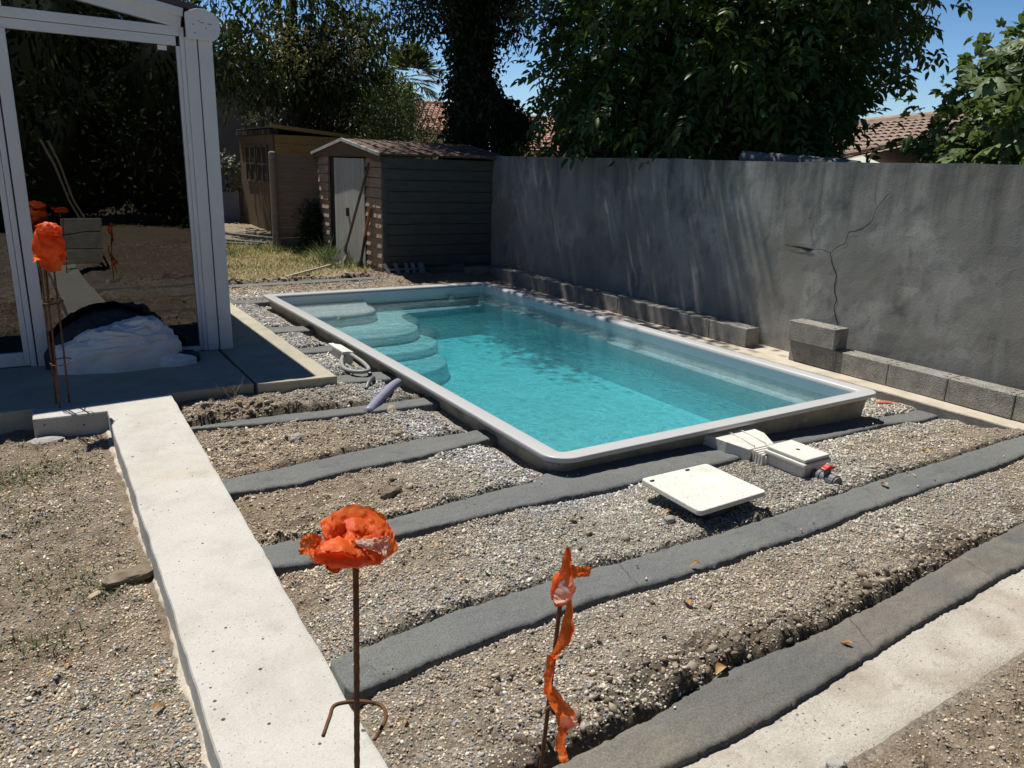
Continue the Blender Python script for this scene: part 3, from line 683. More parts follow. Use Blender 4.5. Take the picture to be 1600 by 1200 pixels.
# ---- single larger stones
def stone(name, label, cat, c, size, rot, m, seed, sub=3, flatness=.5):
    import bmesh
    bm = bmesh.new(); bmesh.ops.create_icosphere(bm, subdivisions=sub, radius=1)
    V = np.array([v.co[:] for v in bm.verts]); F = [[v.index for v in f.verts] for f in bm.faces]; bm.free()
    V = np.sign(V)*np.abs(V)**.75
    V = V*(1+.28*fbm(V*1.3+seed, seed, 3)[:, None]+.10*fbm(V*4+seed, seed+2, 2)[:, None])*np.array(size)/2
    ca, sa = math.cos(rot), math.sin(rot)
    V = np.stack([V[:, 0]*ca-V[:, 1]*sa, V[:, 0]*sa+V[:, 1]*ca, V[:, 2]], -1)
    zz = float(gz(np.array([c[0]]), np.array([c[1]]))[0])
    return tag(obj(name, V+np.array([c[0], c[1], zz+size[2]*.28]), F, m), label, cat)
M['stone_brown'] = mat('brown_stone', [(.3, (.10, .08, .055)), (.5, (.18, .145, .10)), (.75, (.27, .225, .165))], scale=22, rough=.9, bump=.8, bscale=60, bdist=.006)
M['stone_grey'] = mat('grey_stone', [(.3, (.24, .23, .21)), (.75, (.40, .385, .35))], scale=18, rough=.9, bump=.6, bscale=60)
M['stone_tan'] = mat('tan_stone', [(.3, (.30, .235, .16)), (.75, (.46, .39, .29))], scale=18, rough=.85, bump=.4, bscale=60)
stone('stone', 'flat brown stone lying against the left side of the white beam', 'stone', (.205, 3.04), (.19, .10, .055), .15, M['stone_brown'], 3)
stone('stone', 'brown stone lying on the soil just above the orange flower flag', 'stone', (1.42, 3.26), (.12, .06, .045), .25, M['stone_brown'], 5)
stone('stone', 'pale flat broken slab piece on the ground left of the beam end', 'stone', (.0, 4.86), (.17, .12, .03), .2, M['stone_grey'], 8)
stone('stone', 'grey stone standing out of the soil between the two short mortar strips', 'stone', (1.24, 4.22), (.07, .06, .05), .5, M['stone_grey'], 11)
stone('stone', 'smooth tan stone on the soil close to the pool, left of its side', 'stone', (1.80, 4.05), (.055, .045, .04), .3, M['stone_tan'], 12)
stone('stone', 'grey rounded stone at the very bottom edge of the pale rough slab', 'stone', (1.78, .985), (.055, .05, .04), .2, M['stone_grey'], 14)
stone('stone', 'small yellowish stone on the yard beside the flat brown stone', 'stone', (.085, 3.0), (.06, .035, .02), .7, M['stone_tan'], 15)
stone('stone', 'whitish lump in the gravel below the square white cover', 'stone', (2.44, 2.35), (.06, .045, .035), .2, M['stone_grey'], 16)

# ================================================================ BEAM, TERRACE, WALL, BLOCKS
def slab_mesh(outline, z0, z1, n=.05, rag=.004, seed=1, top=.003):
    """thick slab with slightly uneven arrises; outline (ccw) is resampled"""
    P = []; m = len(outline)
    for i in range(m):
        a = np.array(outline[i]); b = np.array(outline[(i+1) % m]); k = max(1, int(np.linalg.norm(b-a)/n))
        for j in range(k): P.append(a+(b-a)*j/k)
    P = np.array(P); c = np.mean(P, 0)
    w = fbm(np.stack([P[:, 0]*9, P[:, 1]*9], -1), seed, 3)[:, None]
    nx = np.roll(P, -1, 0)-np.roll(P, 1, 0); nrm = np.stack([nx[:, 1], -nx[:, 0]], -1); nrm /= np.linalg.norm(nrm, axis=1)[:, None]
    Q = P+nrm*rag*w
    k = len(P)
    zt = z1+top*fbm(P*3, seed+4, 3)
    ring = lambda off, z: np.concatenate([Q+nrm*off, np.broadcast_to(np.asarray(z).reshape(-1, 1), (k, 1)) if np.ndim(z) else np.full((k, 1), z)], 1)
    V = np.concatenate([ring(.004, z0), ring(0, (z0+z1)/2), ring(0, zt-.010), ring(-.004, zt-.002), ring(-.012, zt)])
    F = []
    for r in range(4):
        for i in range(k): F.append((r*k+i, r*k+(i+1) % k, (r+1)*k+(i+1) % k, (r+1)*k+i))
    F.append([4*k+i for i in range(k)])
    return V, F
bm_t = thing('concrete_beam', 'long white concrete beam with L shaped end, from the foreground to the terrace', 'concrete beam', (.48, 2, 0))
V, F = slab_mesh([(.175, -2.2), (.60, -2.2), (.625, 1.2), (.655, 2.4), (.674, 3.2), (.712, 5.12), (-.055, 5.12), (-.055, 4.915), (.322, 4.90), (.306, 3.66), (.289, 2.5), (.262, 1.4)], -.08, .12, seed=3, n=.025, rag=.006)
obj('beam_body', V, F, M['white_concrete'], bm_t)

# squeezed-out mortar at its foot
ys = np.linspace(.6, 4.88, 240); w = .012+.034*np.clip(fbm(np.stack([ys*3.5, ys*0], -1), 33, 4)+.2, 0, 1)+.012*fbm(np.stack([ys*22, ys*0], -1), 34, 2)
xb = np.interp(ys, [-2.2, 1.4, 2.5, 3.66, 4.9], [.175, .262, .289, .306, .322])
t = np.linspace(0, 1, 7)[None]
X = xb[:, None]+.006-(w[:, None]+.006)*t; Y = np.repeat(ys[:, None], 7, 1)
Z = gz(X, Y)+.010*(1-t**2)+.007*fbm(np.stack([X*60, Y*60], -1), 35, 2)-.012*t**3
obj('mortar_spill', np.stack([X, Y, Z], -1).reshape(-1, 3), grid_faces(240, 7), M['footing'], bm_t, smooth=True)

V, F = slab_mesh([(-3.2, 5.13), (-.06, 5.135), (1.235, 5.135), (1.235, 12.6), (-3.2, 12.6)], -.06, .118, seed=11, rag=.008)
tag(obj('terrace', V, F, M['terrace']), kind='structure')
V, F = slab_mesh([(1.255, 5.09), (1.80, 5.06), (1.812, 9.6), (1.812, 12.6), (1.255, 12.6)], -.06, .12, seed=13, rag=.007)
tag(obj('terrace', V, F, M['terrace']), kind='structure')

# garden wall: face at x = 6.42
WX = 6.42
def wall_mat():
    m = mat('render_wall', [(.25, (.24, .235, .215)), (.5, (.345, .337, .307)), (.75, (.44, .43, .39))], scale=1.6, stretch=(1, 1, .8), rough=.95, bump=.35, bscale=70, bdist=.006, grain=(90, .10),
            large=[((.15, .152, .142), 3.0, .50, .70, (1, 1, .7)), ((.25, .23, .19), .9, .5, .7, (1, 1, 1)), ((.42, .42, .39), 2.2, .58, .74, (1, 1.2, .4)), ((.19, .185, .165), 8, .58, .74, (1, 1, .5)), ((.27, .262, .235), 1.15, .50, .56, (1, 1, 1)), ((.22, .215, .19), 24, .60, .72, (1, 1, 1))])
    nt = m.node_tree; L = nt.links; b = nt.nodes['Principled BSDF']
    # black algae running down from the coping
    g = N(nt, 'ShaderNodeNewGeometry'); sx = N(nt, 'ShaderNodeSeparateXYZ'); L.new(g.outputs['Position'], sx.inputs[0])
    n = N(nt, 'ShaderNodeTexNoise', Scale=3.2, Detail=7, Roughness=.65); L.new(coords(nt, (1, 1.6, .16)), n.inputs['Vector'])
    hgt = N(nt, 'ShaderNodeMapRange'); L.new(sx.outputs['Z'], hgt.inputs[0]); hgt.inputs[1].default_value = .75; hgt.inputs[2].default_value = 1.74; hgt.inputs[3].default_value = -.20; hgt.inputs[4].default_value = .17
    ad = N(nt, 'ShaderNodeMath', operation='ADD'); L.new(n.outputs['Fac'], ad.inputs[0]); L.new(hgt.outputs[0], ad.inputs[1])
    mr = N(nt, 'ShaderNodeMapRange'); L.new(ad.outputs[0], mr.inputs[0]); mr.inputs[1].default_value = .48; mr.inputs[2].default_value = .74; mr.inputs[4].default_value = .62
    src = b.inputs['Base Color'].links[0].from_socket
    c = mix(nt, mr.outputs[0], src, (.045, .05, .045)); L.new(c, b.inputs['Base Color']); return m
M['wall'] = wall_mat()
wt = thing('garden_wall', 'tall grey rendered garden wall with dark streaks and a branching crack', 'wall', (WX, 4, 0))
ys = np.linspace(-3, 12.2, 200); zt = 1.735+.012*fbm(np.stack([ys*1.5, ys*0], -1), 51, 4)
zs = np.linspace(0, 1, 26)
Yg = np.repeat(ys[:, None], 26, 1); Zg = -.4+(zt[:, None]+.4)*zs[None]
Xg = WX+.010*fbm(np.stack([Yg*1.4, Zg*1.4], -1), 52, 3)+.003*fbm(np.stack([Yg*7, Zg*7], -1), 53, 2)
front = np.stack([Xg, Yg, Zg], -1)
back = front[:, ::-1].copy(); back[..., 0] = WX+.20
V = np.concatenate([front, back], 1); nv = 52
F = grid_faces(200, nv, wrap=True).tolist(); F.append(list(range(nv))); F.append([199*nv+i for i in range(nv)][::-1])
obj('wall_body', V.reshape(-1, 3), [f[::-1] for f in F], M['wall'], wt)
def ribbon_crack(pts, w):
    """a thin dark ribbon lying in the face of the wall"""
    pts = np.array(pts); out = []
    for i in range(len(pts)-1):
        k = 6
        for j in range(k): out.append(pts[i]+(pts[i+1]-pts[i])*j/k)
    P = np.array(out+[pts[-1]]); P = P+.010*np.stack([fbm(P*16, 5, 2), fbm(P*16+9, 6, 2)], -1)
    d = np.gradient(P, axis=0); nn = np.stack([-d[:, 1], d[:, 0]], -1); nn /= np.linalg.norm(nn, axis=1)[:, None]+1e-9
    ww = w*(.5+vnoise(P*14, 3))[:, None]
    ww[0] *= .2; ww[-1] *= .2
    V = []
    for q in (P+nn*ww/2, P-nn*ww/2):
        xq = WX+.010*fbm(q*1.4, 52, 3)+.003*fbm(q*7, 53, 2)-.004
        V.append(np.stack([xq, q[:, 0], q[:, 1]], -1))
    V = np.stack(V, 1); return V.reshape(-1, 3), grid_faces(len(P), 2)
for pts, w in [([(3.984, 1.505), (4.033, 1.426), (4.091, 1.337), (4.11, 1.238), (4.18, 1.164), (4.318, 1.112), (4.336, 1.019), (4.443, .957), (4.485, .921)], .010),
               ([(4.485, .921), (4.439, .822), (4.38, .725), (4.382, .598), (4.341, .499), (4.35, .412), (4.287, .252)], .017),
               ([(4.485, .921), (4.572, .929), (4.658, .928), (4.784, .921), (5.012, .941)], .008),
               ([(4.651, 1.475), (4.681, 1.392), (4.713, 1.328), (4.765, 1.189)], .008),
               ([(4.733, 1.149), (4.70, 1.026), (4.677, .964)], .006),
               ([(4.103, 1.698), (4.128, 1.603), (4.115, 1.432), (4.086, 1.347)], .005),
               ([(8.94, 1.725), (8.917, 1.557), (8.866, 1.463), (8.869, 1.293), (8.927, 1.07), (8.969, .794)], .009)]:
    V, F = ribbon_crack(pts, w*.5); obj('crack', V, F, M['hole'], wt)
w_ = [(4.93, .938), (4.79, .938), (4.66, .931), (4.69, .905), (4.73, .898), (4.80, .918)]
xw = [WX+.010*float(fbm(np.array([[a*1.4, b*1.4]]), 52, 3)[0])-.006 for a, b in w_]
obj('chipped_render', [(x_, a, b) for x_, (a, b) in zip(xw, w_)], [list(range(len(w_)))], M['hole'], wt)

ft = thing('concrete_footing', 'pale concrete footing strip under the concrete blocks along the garden wall', 'footing', (6.15, 4, -.1))
V, F = slab_mesh([(5.945, -2), (WX+.02, -2), (WX+.02, 10.9), (5.90, 10.9), (5.92, 6), (5.95, 3)], -.5, -.107, seed=21, rag=.012, top=.006)
obj('footing_body', V, F, M['footing'], ft)
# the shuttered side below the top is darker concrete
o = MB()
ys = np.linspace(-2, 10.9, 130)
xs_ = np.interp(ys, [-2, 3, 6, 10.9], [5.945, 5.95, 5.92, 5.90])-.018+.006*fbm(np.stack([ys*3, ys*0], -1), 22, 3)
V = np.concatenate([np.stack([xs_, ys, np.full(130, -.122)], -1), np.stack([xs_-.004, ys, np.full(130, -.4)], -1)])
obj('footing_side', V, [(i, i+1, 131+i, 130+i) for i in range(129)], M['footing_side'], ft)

def block(label, c, group, rot=0, holes=True, ln=.5025, mt=None):
    """c = centre of the base; the block is .496 long in y, .2 deep, .19 high"""
    t = thing('concrete_block', label, 'concrete block', c, group)
    m = MB(); h = .192; d = .198
    m.box(c[0]-d/2, c[0]+d/2, c[1]-ln/2, c[1]+ln/2, c[2], c[2]+h)
    obj('block_body', m.V, m.F, mt or M['block'], t, bevel=.007)
    if holes:
        for sy in (-1, 1):
            for sx in (-1, 1):
                q = MB(); cx_, cy_ = c[0]+sx*.045, c[1]+sy*(ln/2-.045-(.02 if sx > 0 else 0)); zt_ = c[2]+h+.0012
                q.add([(cx_+.011*math.cos(a), cy_+.017*math.sin(a), zt_) for a in np.linspace(0, 2*math.pi, 13)[:-1]], [list(range(12))])
                q.build('finger_hole', M['hole'], t)
    if rot: t.rotation_euler = (0, 0, rot)
    return t
rng = np.random.default_rng(17)
right_l = ['grey concrete block ending the sunlit right row, carrying a raised block', 'second grey concrete block of the sunlit right row, next to the raised block',
           'third grey concrete block of the sunlit right row, in its middle', 'fourth grey concrete block of the sunlit right row, left of the last one', 'last grey concrete block of the sunlit right row, at the right edge']
for k in range(5):
    block(right_l[k], (6.225, 4.315-.506*k, -.104), 'concrete blocks along the wall', rot=rng.normal(0, .006))
block('raised grey concrete block stacked on the far end of the sunlit right row', (6.195, 4.335, .090), 'concrete blocks along the wall', rot=.012)
ordn = ['near end of the long left row, its end face half sunlit', 'second', 'third', 'fourth', 'fifth', 'sixth', 'seventh', 'eighth', 'ninth', 'tenth']
for k in range(10):
    lab = 'grey concrete block, '+ordn[0] if k == 0 else ordn[k]+' grey concrete block from the near end of the long shaded left row'
    block(lab, (6.23, 5.352+.506*k, -.104), 'concrete blocks along the wall', rot=rng.normal(0, .003), holes=k < 2)
block('grey concrete block turned across the far end of the left row, below the shed', (6.02, 10.36, -.13), 'concrete blocks along the wall', rot=math.pi/2, holes=False)
m = MB(); m.bar((5.2, 10.40, -.02), (5.78, 10.38, .05), .03, .17); o = m.build('plank', M['shed_side'], bevel=.003)
tag(o, 'dark plank on edge along the foot of the grey shed, left of the turned block', 'plank')
# block pile behind the camera, seen in the panes
pil = []
for r_ in range(3):
    t = thing('concrete_block', ['bottom', 'middle', 'top'][r_]+' grey concrete block of the pile mirrored in the glazing', 'concrete block', (.72, .45, .12+.2*r_), 'piled concrete blocks')
    m = MB(); m.box(.47+.01*r_, .97+.01*r_, .35, .55, .12+.2*r_, .12+.2*r_+.192); obj('block_body', m.V, m.F, M['block'], t, bevel=.007)

# ================================================================ POOL
pool = thing('swimming_pool', 'rectangular glass fibre swimming pool shell with a pale grey rim, filled with turquoise water', 'swimming pool', (3.73, 5.9, 0))
def rrect(off, rad, seg=10):
    """outline of the rim, moved inwards by off; corner radii: near-left, near-right, far-right, far-left"""
    x0, x1, y0, y1 = PX0+off, PX1-off, PY0+off, PY1-off
    P = []
    for (cx_, cy_, a0, r) in [(x0, y0, 180, rad[0]), (x1, y0, 270, rad[1]), (x1, y1, 0, rad[2]), (x0, y1, 90, rad[3])]:
        r = max(r-off, .035)
        ox = cx_+r*(1 if cx_ == x0 else -1); oy = cy_+r*(1 if cy_ == y0 else -1)
        for k in range(seg+1):
            a = R(a0+90*k/seg); P.append((ox+r*math.cos(a), oy+r*math.sin(a)))
    # subdivide the long sides so that they can bow a little, as the real shell does
    Q = []
    for i in range(len(P)):
        a, b = np.array(P[i]), np.array(P[(i+1) % len(P)]); L_ = np.linalg.norm(b-a); k = 24 if L_ > 1 else 1
        for j in range(k): Q.append(a+(b-a)*j/k)
    Q = np.array(Q)
    fx = np.clip((Q[:, 0]-x0)/(x1-x0), 0, 1); fy = np.clip((Q[:, 1]-y0)/(y1-y0), 0, 1)
    bow = 4*fy*(1-fy)
    Q[:, 0] += .022*bow*(1-fx)-.012*bow*fx
    return Q
RAD = (.15, .11, .16, .055)
def sweep(profile, rad=RAD):
    rings = [np.concatenate([rrect(o_, rad), np.full((len(rrect(o_, rad)), 1), z_)], 1) for o_, z_ in profile]
    n = len(rings[0]); return np.concatenate(rings), grid_faces(len(rings), n, wrap=True), n
FLOOR = -.50
V, F, n = sweep([(.050, .070), (.002, .071), (0, .074), (0, .094), (.002, .099), (.006, .1005), (.012, .101), (.092, .100), (.103, .098), (.112, .090), (.118, .074), (.1185, .066)])
obj('rim', V, F, M['gelcoat'], pool)
V, F, n = sweep([(.1188, .068), (.111, -.02), (.106, -.10), (.112, -.30), (.15, -.43), (.24, FLOOR)])
F = F.tolist()+[[len(V)-n+i for i in range(n)]]
obj('basin', V, F, M['basin'], pool, smooth=True)
V, F, n = sweep([(.040, .0705), (.052, .055), (.070, -.05), (.088, -.30), (.10, -.8)])
obj('hull', V, F, M['hull'], pool, smooth=True)
def rounded_step(poly_pts, z1, name, rad=.03):
    c = np.mean(poly_pts, 0); V = []; n_ = len(poly_pts); P = np.array(poly_pts)
    inner = P+(c-P)/np.linalg.norm(c-P, axis=1)[:, None]*.022
    V = np.concatenate([np.c_[P+(P-c)/np.linalg.norm(c-P, axis=1)[:, None]*.03, np.full(n_, FLOOR-.02)], np.c_[P, np.full(n_, z1-.035)], np.c_[P+(inner-P)*.3, np.full(n_, z1-.010)], np.c_[inner, np.full(n_, z1)]])
    F = grid_faces(4, n_, wrap=True).tolist()+[[3*n_+i for i in range(n_)]]
    obj(name, V, F, M['basin'], pool, smooth=False)
def arc(cx_, cy_, r, a0, a1, n=14, ry=None):
    return [(cx_+r*math.cos(R(a)), cy_+(ry or r)*math.sin(R(a))) for a in np.linspace(a0, a1, n)]
XL, XR, YN, YF = PX0+.13, PX1-.13, PY0+.13, PY1-.12
rounded_step([(XL-.02, YF+.02), (XL-.02, 7.93)]+[(3.0, 7.93)]+arc(3.06, 8.30, .36, -88, 20)+[(3.46, YF+.02)], -.045, 'step')
rounded_step([(XL-.02, YF+.04), (XL-.02, 7.30)]+[(3.0, 7.26)]+arc(3.12, 7.75, .56, -80, 0, ry=.50)+arc(3.92, 7.95, .24, 180, 95, n=8, ry=.42)+[(4.3, 8.40), (XR+.02, 8.46), (XR+.02, YF+.04)], -.16, 'bench')
rounded_step([(XL-.02, 8.0), (XL-.02, 6.92), (2.95, 6.90)]+arc(3.15, 7.4, .60, -75, 25, ry=.50)+[(3.6, 8.0)], -.26, 'step')
rounded_step([(XL-.02, 8.0), (XL-.02, 6.45), (2.9, 6.40)]+arc(3.05, 7.0, .58, -75, 25, ry=.60)+[(3.4, 8.0)], -.345, 'step')
rounded_step([(XR+.03, YN-.02), (XR+.03, 8.5), (XR-.115, 8.5), (XR-.115, YN-.02)], -.105, 'ledge')
for (cx_, cy_, cz_, ax_) in [(2.86, 7.915, -.095, 'y'), (4.6, YF-.035, -.075, 'y')]:
    m = MB(); m.tube([(cx_, cy_+.03, cz_), (cx_, cy_-.02, cz_)], .035, 16); m.build('water_inlet', M['abs_white'], pool)
# water
nx_, ny_ = 60, 120
wx = np.linspace(XL-.022, XR+.022, nx_); wy = np.linspace(YN-.022, YF+.012, ny_)
X, Y = np.meshgrid(wx, wy)
bw = 4*np.clip((Y-PY0)/(PY1-PY0), 0, 1)*(1-np.clip((Y-PY0)/(PY1-PY0), 0, 1)); fx = (X-XL)/(XR-XL)
X = X+.022*bw*(1-fx)-.012*bw*fx
Z = -.012+.0012*fbm(np.stack([X, Y], -1)*5, 31, 2)
V = np.stack([X, Y, Z], -1).reshape(-1, 3); F = grid_faces(ny_, nx_).tolist(); k = len(V)
low = [(wx[0], wy[0]), (wx[-1], wy[0]), (wx[-1], wy[-1]), (wx[0], wy[-1])]
V = np.concatenate([V, [(a, b, FLOOR-.015) for a, b in low]])
F += [[k+3, k+2, k+1, k], [k, k+1]+list(range(nx_-1, -1, -1)), [k+2, k+3]+[(ny_-1)*nx_+i for i in range(nx_)],
      [k+1, k+2]+[j*nx_+nx_-1 for j in range(ny_-1, -1, -1)], [k+3, k]+[j*nx_ for j in range(ny_)]]
o = obj('water', V, F, M['water']); tag(o, kind='structure')
for p in o.data.polygons: p.use_smooth = len(p.vertices) == 4 and p.normal.z > .5

# ---- skimmer outside the near end
sk = thing('pool_skimmer', 'white plastic pool skimmer with ribbed neck and lidded box at the pool end', 'skimmer', (3.63, 2.75, 0))
m = MB()
m.add([(3.44, 3.10, -.10), (3.82, 3.10, -.10), (3.82, 3.10, .045), (3.44, 3.10, .045), (3.455, 2.93, -.10), (3.80, 2.93, -.10), (3.80, 2.93, .045), (3.455, 2.93, .045),
       (3.515, 2.80, -.09), (3.735, 2.80, -.09), (3.735, 2.80, .028), (3.515, 2.80, .028)],
      [(0, 1, 2, 3), (3, 2, 6, 7), (7, 6, 10, 11), (0, 3, 7, 4), (4, 7, 11, 8), (1, 5, 6, 2), (5, 9, 10, 6), (8, 11, 10, 9), (0, 4, 5, 1), (4, 8, 9, 5)])
m.build('throat', M['abs_white'], sk, bevel=.004)
for xr in (3.57, 3.67):
    m = MB(); m.bar((xr+.02, 3.04, .048), (xr, 2.81, .034), .006, .016); m.build('throat_rib', M['abs_white'], sk)
for i in range(4):
    m = MB(); y = 2.785-.021*i; m.box(3.535, 3.725, y-.007, y+.007, -.07, .026-.003*i); m.build('neck_rib', M['abs_white'], sk, bevel=.002)
m = MB(); m.box(3.55, 3.71, 2.70, 2.80, -.07, .008); m.build('neck', M['abs_white'], sk)
m = MB()
m.add([(3.575, 2.465, -.10), (3.765, 2.465, -.10), (3.765, 2.705, -.10), (3.575, 2.705, -.10), (3.565, 2.45, .028), (3.78, 2.45, .028), (3.78, 2.718, .028), (3.565, 2.718, .028)],
      [(3, 2, 1, 0), (4, 5, 6, 7), (0, 1, 5, 4), (1, 2, 6, 5), (2, 3, 7, 6), (3, 0, 4, 7)])
m.build('skimmer_box', M['abs_white'], sk, bevel=.018, seg=4)
m = MB(); m.box(3.552, 3.793, 2.440, 2.728, .024, .050); m.build('box_lip', M['abs_white'], sk, bevel=.008, seg=3)
lid = MB(); lid.box(3.562, 3.783, 2.45, 2.718, .0515, .074); lo_ = lid.build('lid', M['abs_white'], sk, bevel=.007, seg=3)
m = MB(); m.add([(3.672+.012*math.cos(a), 2.585+.012*math.sin(a), .0752) for a in np.linspace(0, 2*math.pi, 15)[:-1]], [list(range(14))]); m.build('finger_hole', M['hole'], lo_)
vl = MB()
vl.tube([(3.66, 2.48, -.02), (3.655, 2.40, -.02)], .026, 14)
vl.tube([(3.655, 2.415, -.02), (3.653, 2.395, -.02)], .036, 14)
vl.tube([(3.653, 2.395, -.02), (3.648, 2.335, -.02)], .031, 14)
vl.tube([(3.648, 2.345, -.02), (3.645, 2.30, -.02)], .040, 14)
vl.tube([(3.645, 2.30, -.02), (3.642, 2.285, -.02)], .033, 14)
vl.tube([(3.65, 2.365, -.02), (3.652, 2.365, .035)], .020, 12)
vo = vl.build('valve', M['pvc_grey'], sk)
h = MB(); h.prism_axis([(3.612, .034), (3.695, .034), (3.70, .046), (3.672, .052), (3.652, .062), (3.630, .052), (3.606, .046)], 1, 2.348, 2.384)
h.build('valve_handle', M['red'], vo, bevel=.005)

# ---- square cover
cv = thing('square_cover', 'square white plastic cover lying loose on the gravel in front of the pool', 'cover', (2.73, 2.43, 0))
pl = []
for cx_, cy_, a0 in [(2.492, 2.215, 180), (2.962, 2.222, 270), (2.968, 2.632, 0), (2.508, 2.64, 90)]:
    sx_ = 1 if cx_ < 2.7 else -1; sy_ = 1 if cy_ < 2.4 else -1
    pl += [(cx_+sx_*.022+.022*math.cos(R(a0+d_)), cy_+sy_*.022+.022*math.sin(R(a0+d_))) for d_ in (0, 22, 45, 68, 90)]
m = MB(); m.prism(pl, .076, .104); obj('cover_plate', m.V, m.F, M['abs_white'], cv, bevel=.006, seg=3)
m = MB(); m.prism([(2.73+.15*math.cos(a), 2.43+.15*math.sin(a)) for a in np.linspace(0, 2*math.pi, 29)[:-1]], -.04, .080); m.build('collar', M['pvc_grey'], cv)
for cx_, cy_ in [(2.535, 2.585), (2.80, 2.605)]:
    m = MB(); m.box(cx_-.012, cx_+.012, cy_-.005, cy_+.005, .1045, .110); m.build('clip', M['hole'], cv)

# ---- junction box with grey hose, pipes
jb = thing('junction_box', 'white junction box with a loop of grey hose lying against the side of the pool', 'junction box', (2.17, 5.95, 0))
m = MB(); m.add([(2.13, 5.84, -.02), (2.215, 5.84, -.02), (2.215, 6.16, -.02), (2.13, 6.16, -.02), (2.165, 5.86, .090), (2.235, 5.86, .075), (2.235, 6.16, .075), (2.165, 6.16, .090)],
      [(3, 2, 1, 0), (4, 5, 6, 7), (0, 1, 5, 4), (1, 2, 6, 5), (2, 3, 7, 6), (3, 0, 4, 7)])
m.build('box_body', M['abs_white'], jb, bevel=.008)
m = MB(); m.bar((2.150, 5.83, .082), (2.150, 6.18, .082), .045, .02); m.build('box_flange', M['abs_white'], jb, bevel=.004)
m = MB(); m.tube(smooth_path([(2.14, 5.86, .05), (2.09, 5.76, .045), (2.045, 5.62, .03), (2.04, 5.50, .03), (2.08, 5.40, .035), (2.145, 5.37, .04), (2.19, 5.44, .04), (2.205, 5.58, .05), (2.20, 5.70, .06), (2.205, 5.84, .06)], 6), .016, 10)
m.build('hose', M['hose_grey'], jb, smooth=True)
m = MB(); m.tube(smooth_path([(1.825, 4.565, -.012), (1.94, 4.685, .010), (2.06, 4.805, .030), (2.15, 4.895, .042), (2.20, 4.94, .044), (2.225, 4.962, .043)], 6), .033, 16)
tag(m.build('pipe', M['purple'], smooth=True), 'lilac grey plastic pipe rising from the gravel and lying down to a mortar strip', 'pipe')
m = MB(); m.tube(smooth_path([(2.02, 5.07, -.01), (2.06, 5.12, .022), (2.11, 5.175, .038), (2.13, 5.20, .025), (2.135, 5.21, -.03)], 6), .017, 12)
tag(m.build('pipe', M['pvc_grey'], smooth=True), 'short dark grey pipe stub by the terrace corner, beyond the lilac pipe', 'pipe')
m = MB(); m.tube(smooth_path([(5.80, 3.42, -.185), (5.83, 3.38, -.170), (5.87, 3.31, -.168), (5.89, 3.24, -.185)], 4), .022, 8)
tag(m.build('broken_pipe', M['terracotta'], smooth=True), 'broken terracotta pipe piece half buried beside the footing', 'broken pipe')

# ================================================================ CONSERVATORY (gable end in the plane y = 6.22)
FY = 6.22
cs = thing('conservatory', 'white framed glazed conservatory standing on the terrace at the left', 'conservatory', (0, FY, .12))
def fbox(name, x0, x1, z0, z1, y0=FY-.02, y1=FY+.05, m='pvc_white', par=None, bevel=.004):
    q = MB(); q.box(x0, x1, y0, y1, z0, z1); return q.build(name, M[m], par or cs, bevel=bevel)
# corner post, jamb and the end plate of the gutter
fbox('corner_post', 1.251, 1.346, .121, 2.40, FY-.035, FY+.09)
fbox('corner_post', 1.162, 1.244, .121, 2.40, FY-.025, FY+.09)
fbox('joint_strip', 1.244, 1.251, .122, 2.39, FY-.008, FY+.05, 'joint_dark', bevel=0)
fbox('jamb', 1.105, 1.132, .125, 2.335, FY-.004, FY+.05); fbox('jamb', 1.132, 1.1615, .121, 2.46, FY-.016, FY+.05)
pl = [(1.168, 2.385), (1.352, 2.385), (1.388, 2.42), (1.396, 2.47), (1.392, 2.525), (1.36, 2.562), (1.30, 2.586), (1.24, 2.583), (1.195, 2.566), (1.166, 2.552)]
m = MB(); m.prism_axis(pl, 1, FY-.085, FY-.045); gp = m.build('gutter_end_plate', M['pvc_white'], cs, bevel=.004)
for a, b in [(1.215, 2.478), (1.225, 2.425), (1.255, 2.505), (1.300, 2.462)]:
    q = MB(); q.box(a-.004, a+.004, FY-.0865, FY-.084, b-.003, b+.003); q.build('screw_hole', M['hole'], gp)
for a, b in [(1.275, 2.494), (1.325, 2.49)]:
    q = MB(); q.box(a-.012, a+.012, FY-.0865, FY-.084, b-.002, b+.002); q.build('screw_hole', M['hole'], gp)
m = MB(); m.prism_axis(pl[1:7]+[(1.20, 2.56), (1.20, 2.40)], 1, FY-.045, 12.0); m.build('gutter', M['pvc_white'], cs)
# transom, rafter, gable
fbox('transom', -1.9, 1.13, 2.40, 2.462, FY-.02, FY+.05); fbox('transom', -1.9, 1.105, 2.336, 2.397, FY-.012, FY+.05)
fbox('joint_strip', -1.9, 1.105, 2.397, 2.40, FY+.004, FY+.04, 'joint_dark', bevel=0)
SL = .165
m = MB(); m.bar((1.15, FY+.015, 2.50), (-1.9, FY+.015, 2.50+3.05*SL), .07, .10); m.build('rafter', M['pvc_white'], cs, bevel=.004)
m = MB(); m.bar((1.16, FY-.03, 2.552), (-1.9, FY-.03, 2.552+3.06*SL), .05, .055); m.build('roof_edge', M['pvc_white'], cs, bevel=.004)
m = MB(); m.add([(1.10, FY+.015, 2.462), (-1.9, FY+.015, 2.462), (-1.9, FY+.015, 2.46+3.0*SL)], [(0, 1, 2)]); m.build('gable_pane', M['glass'], cs)
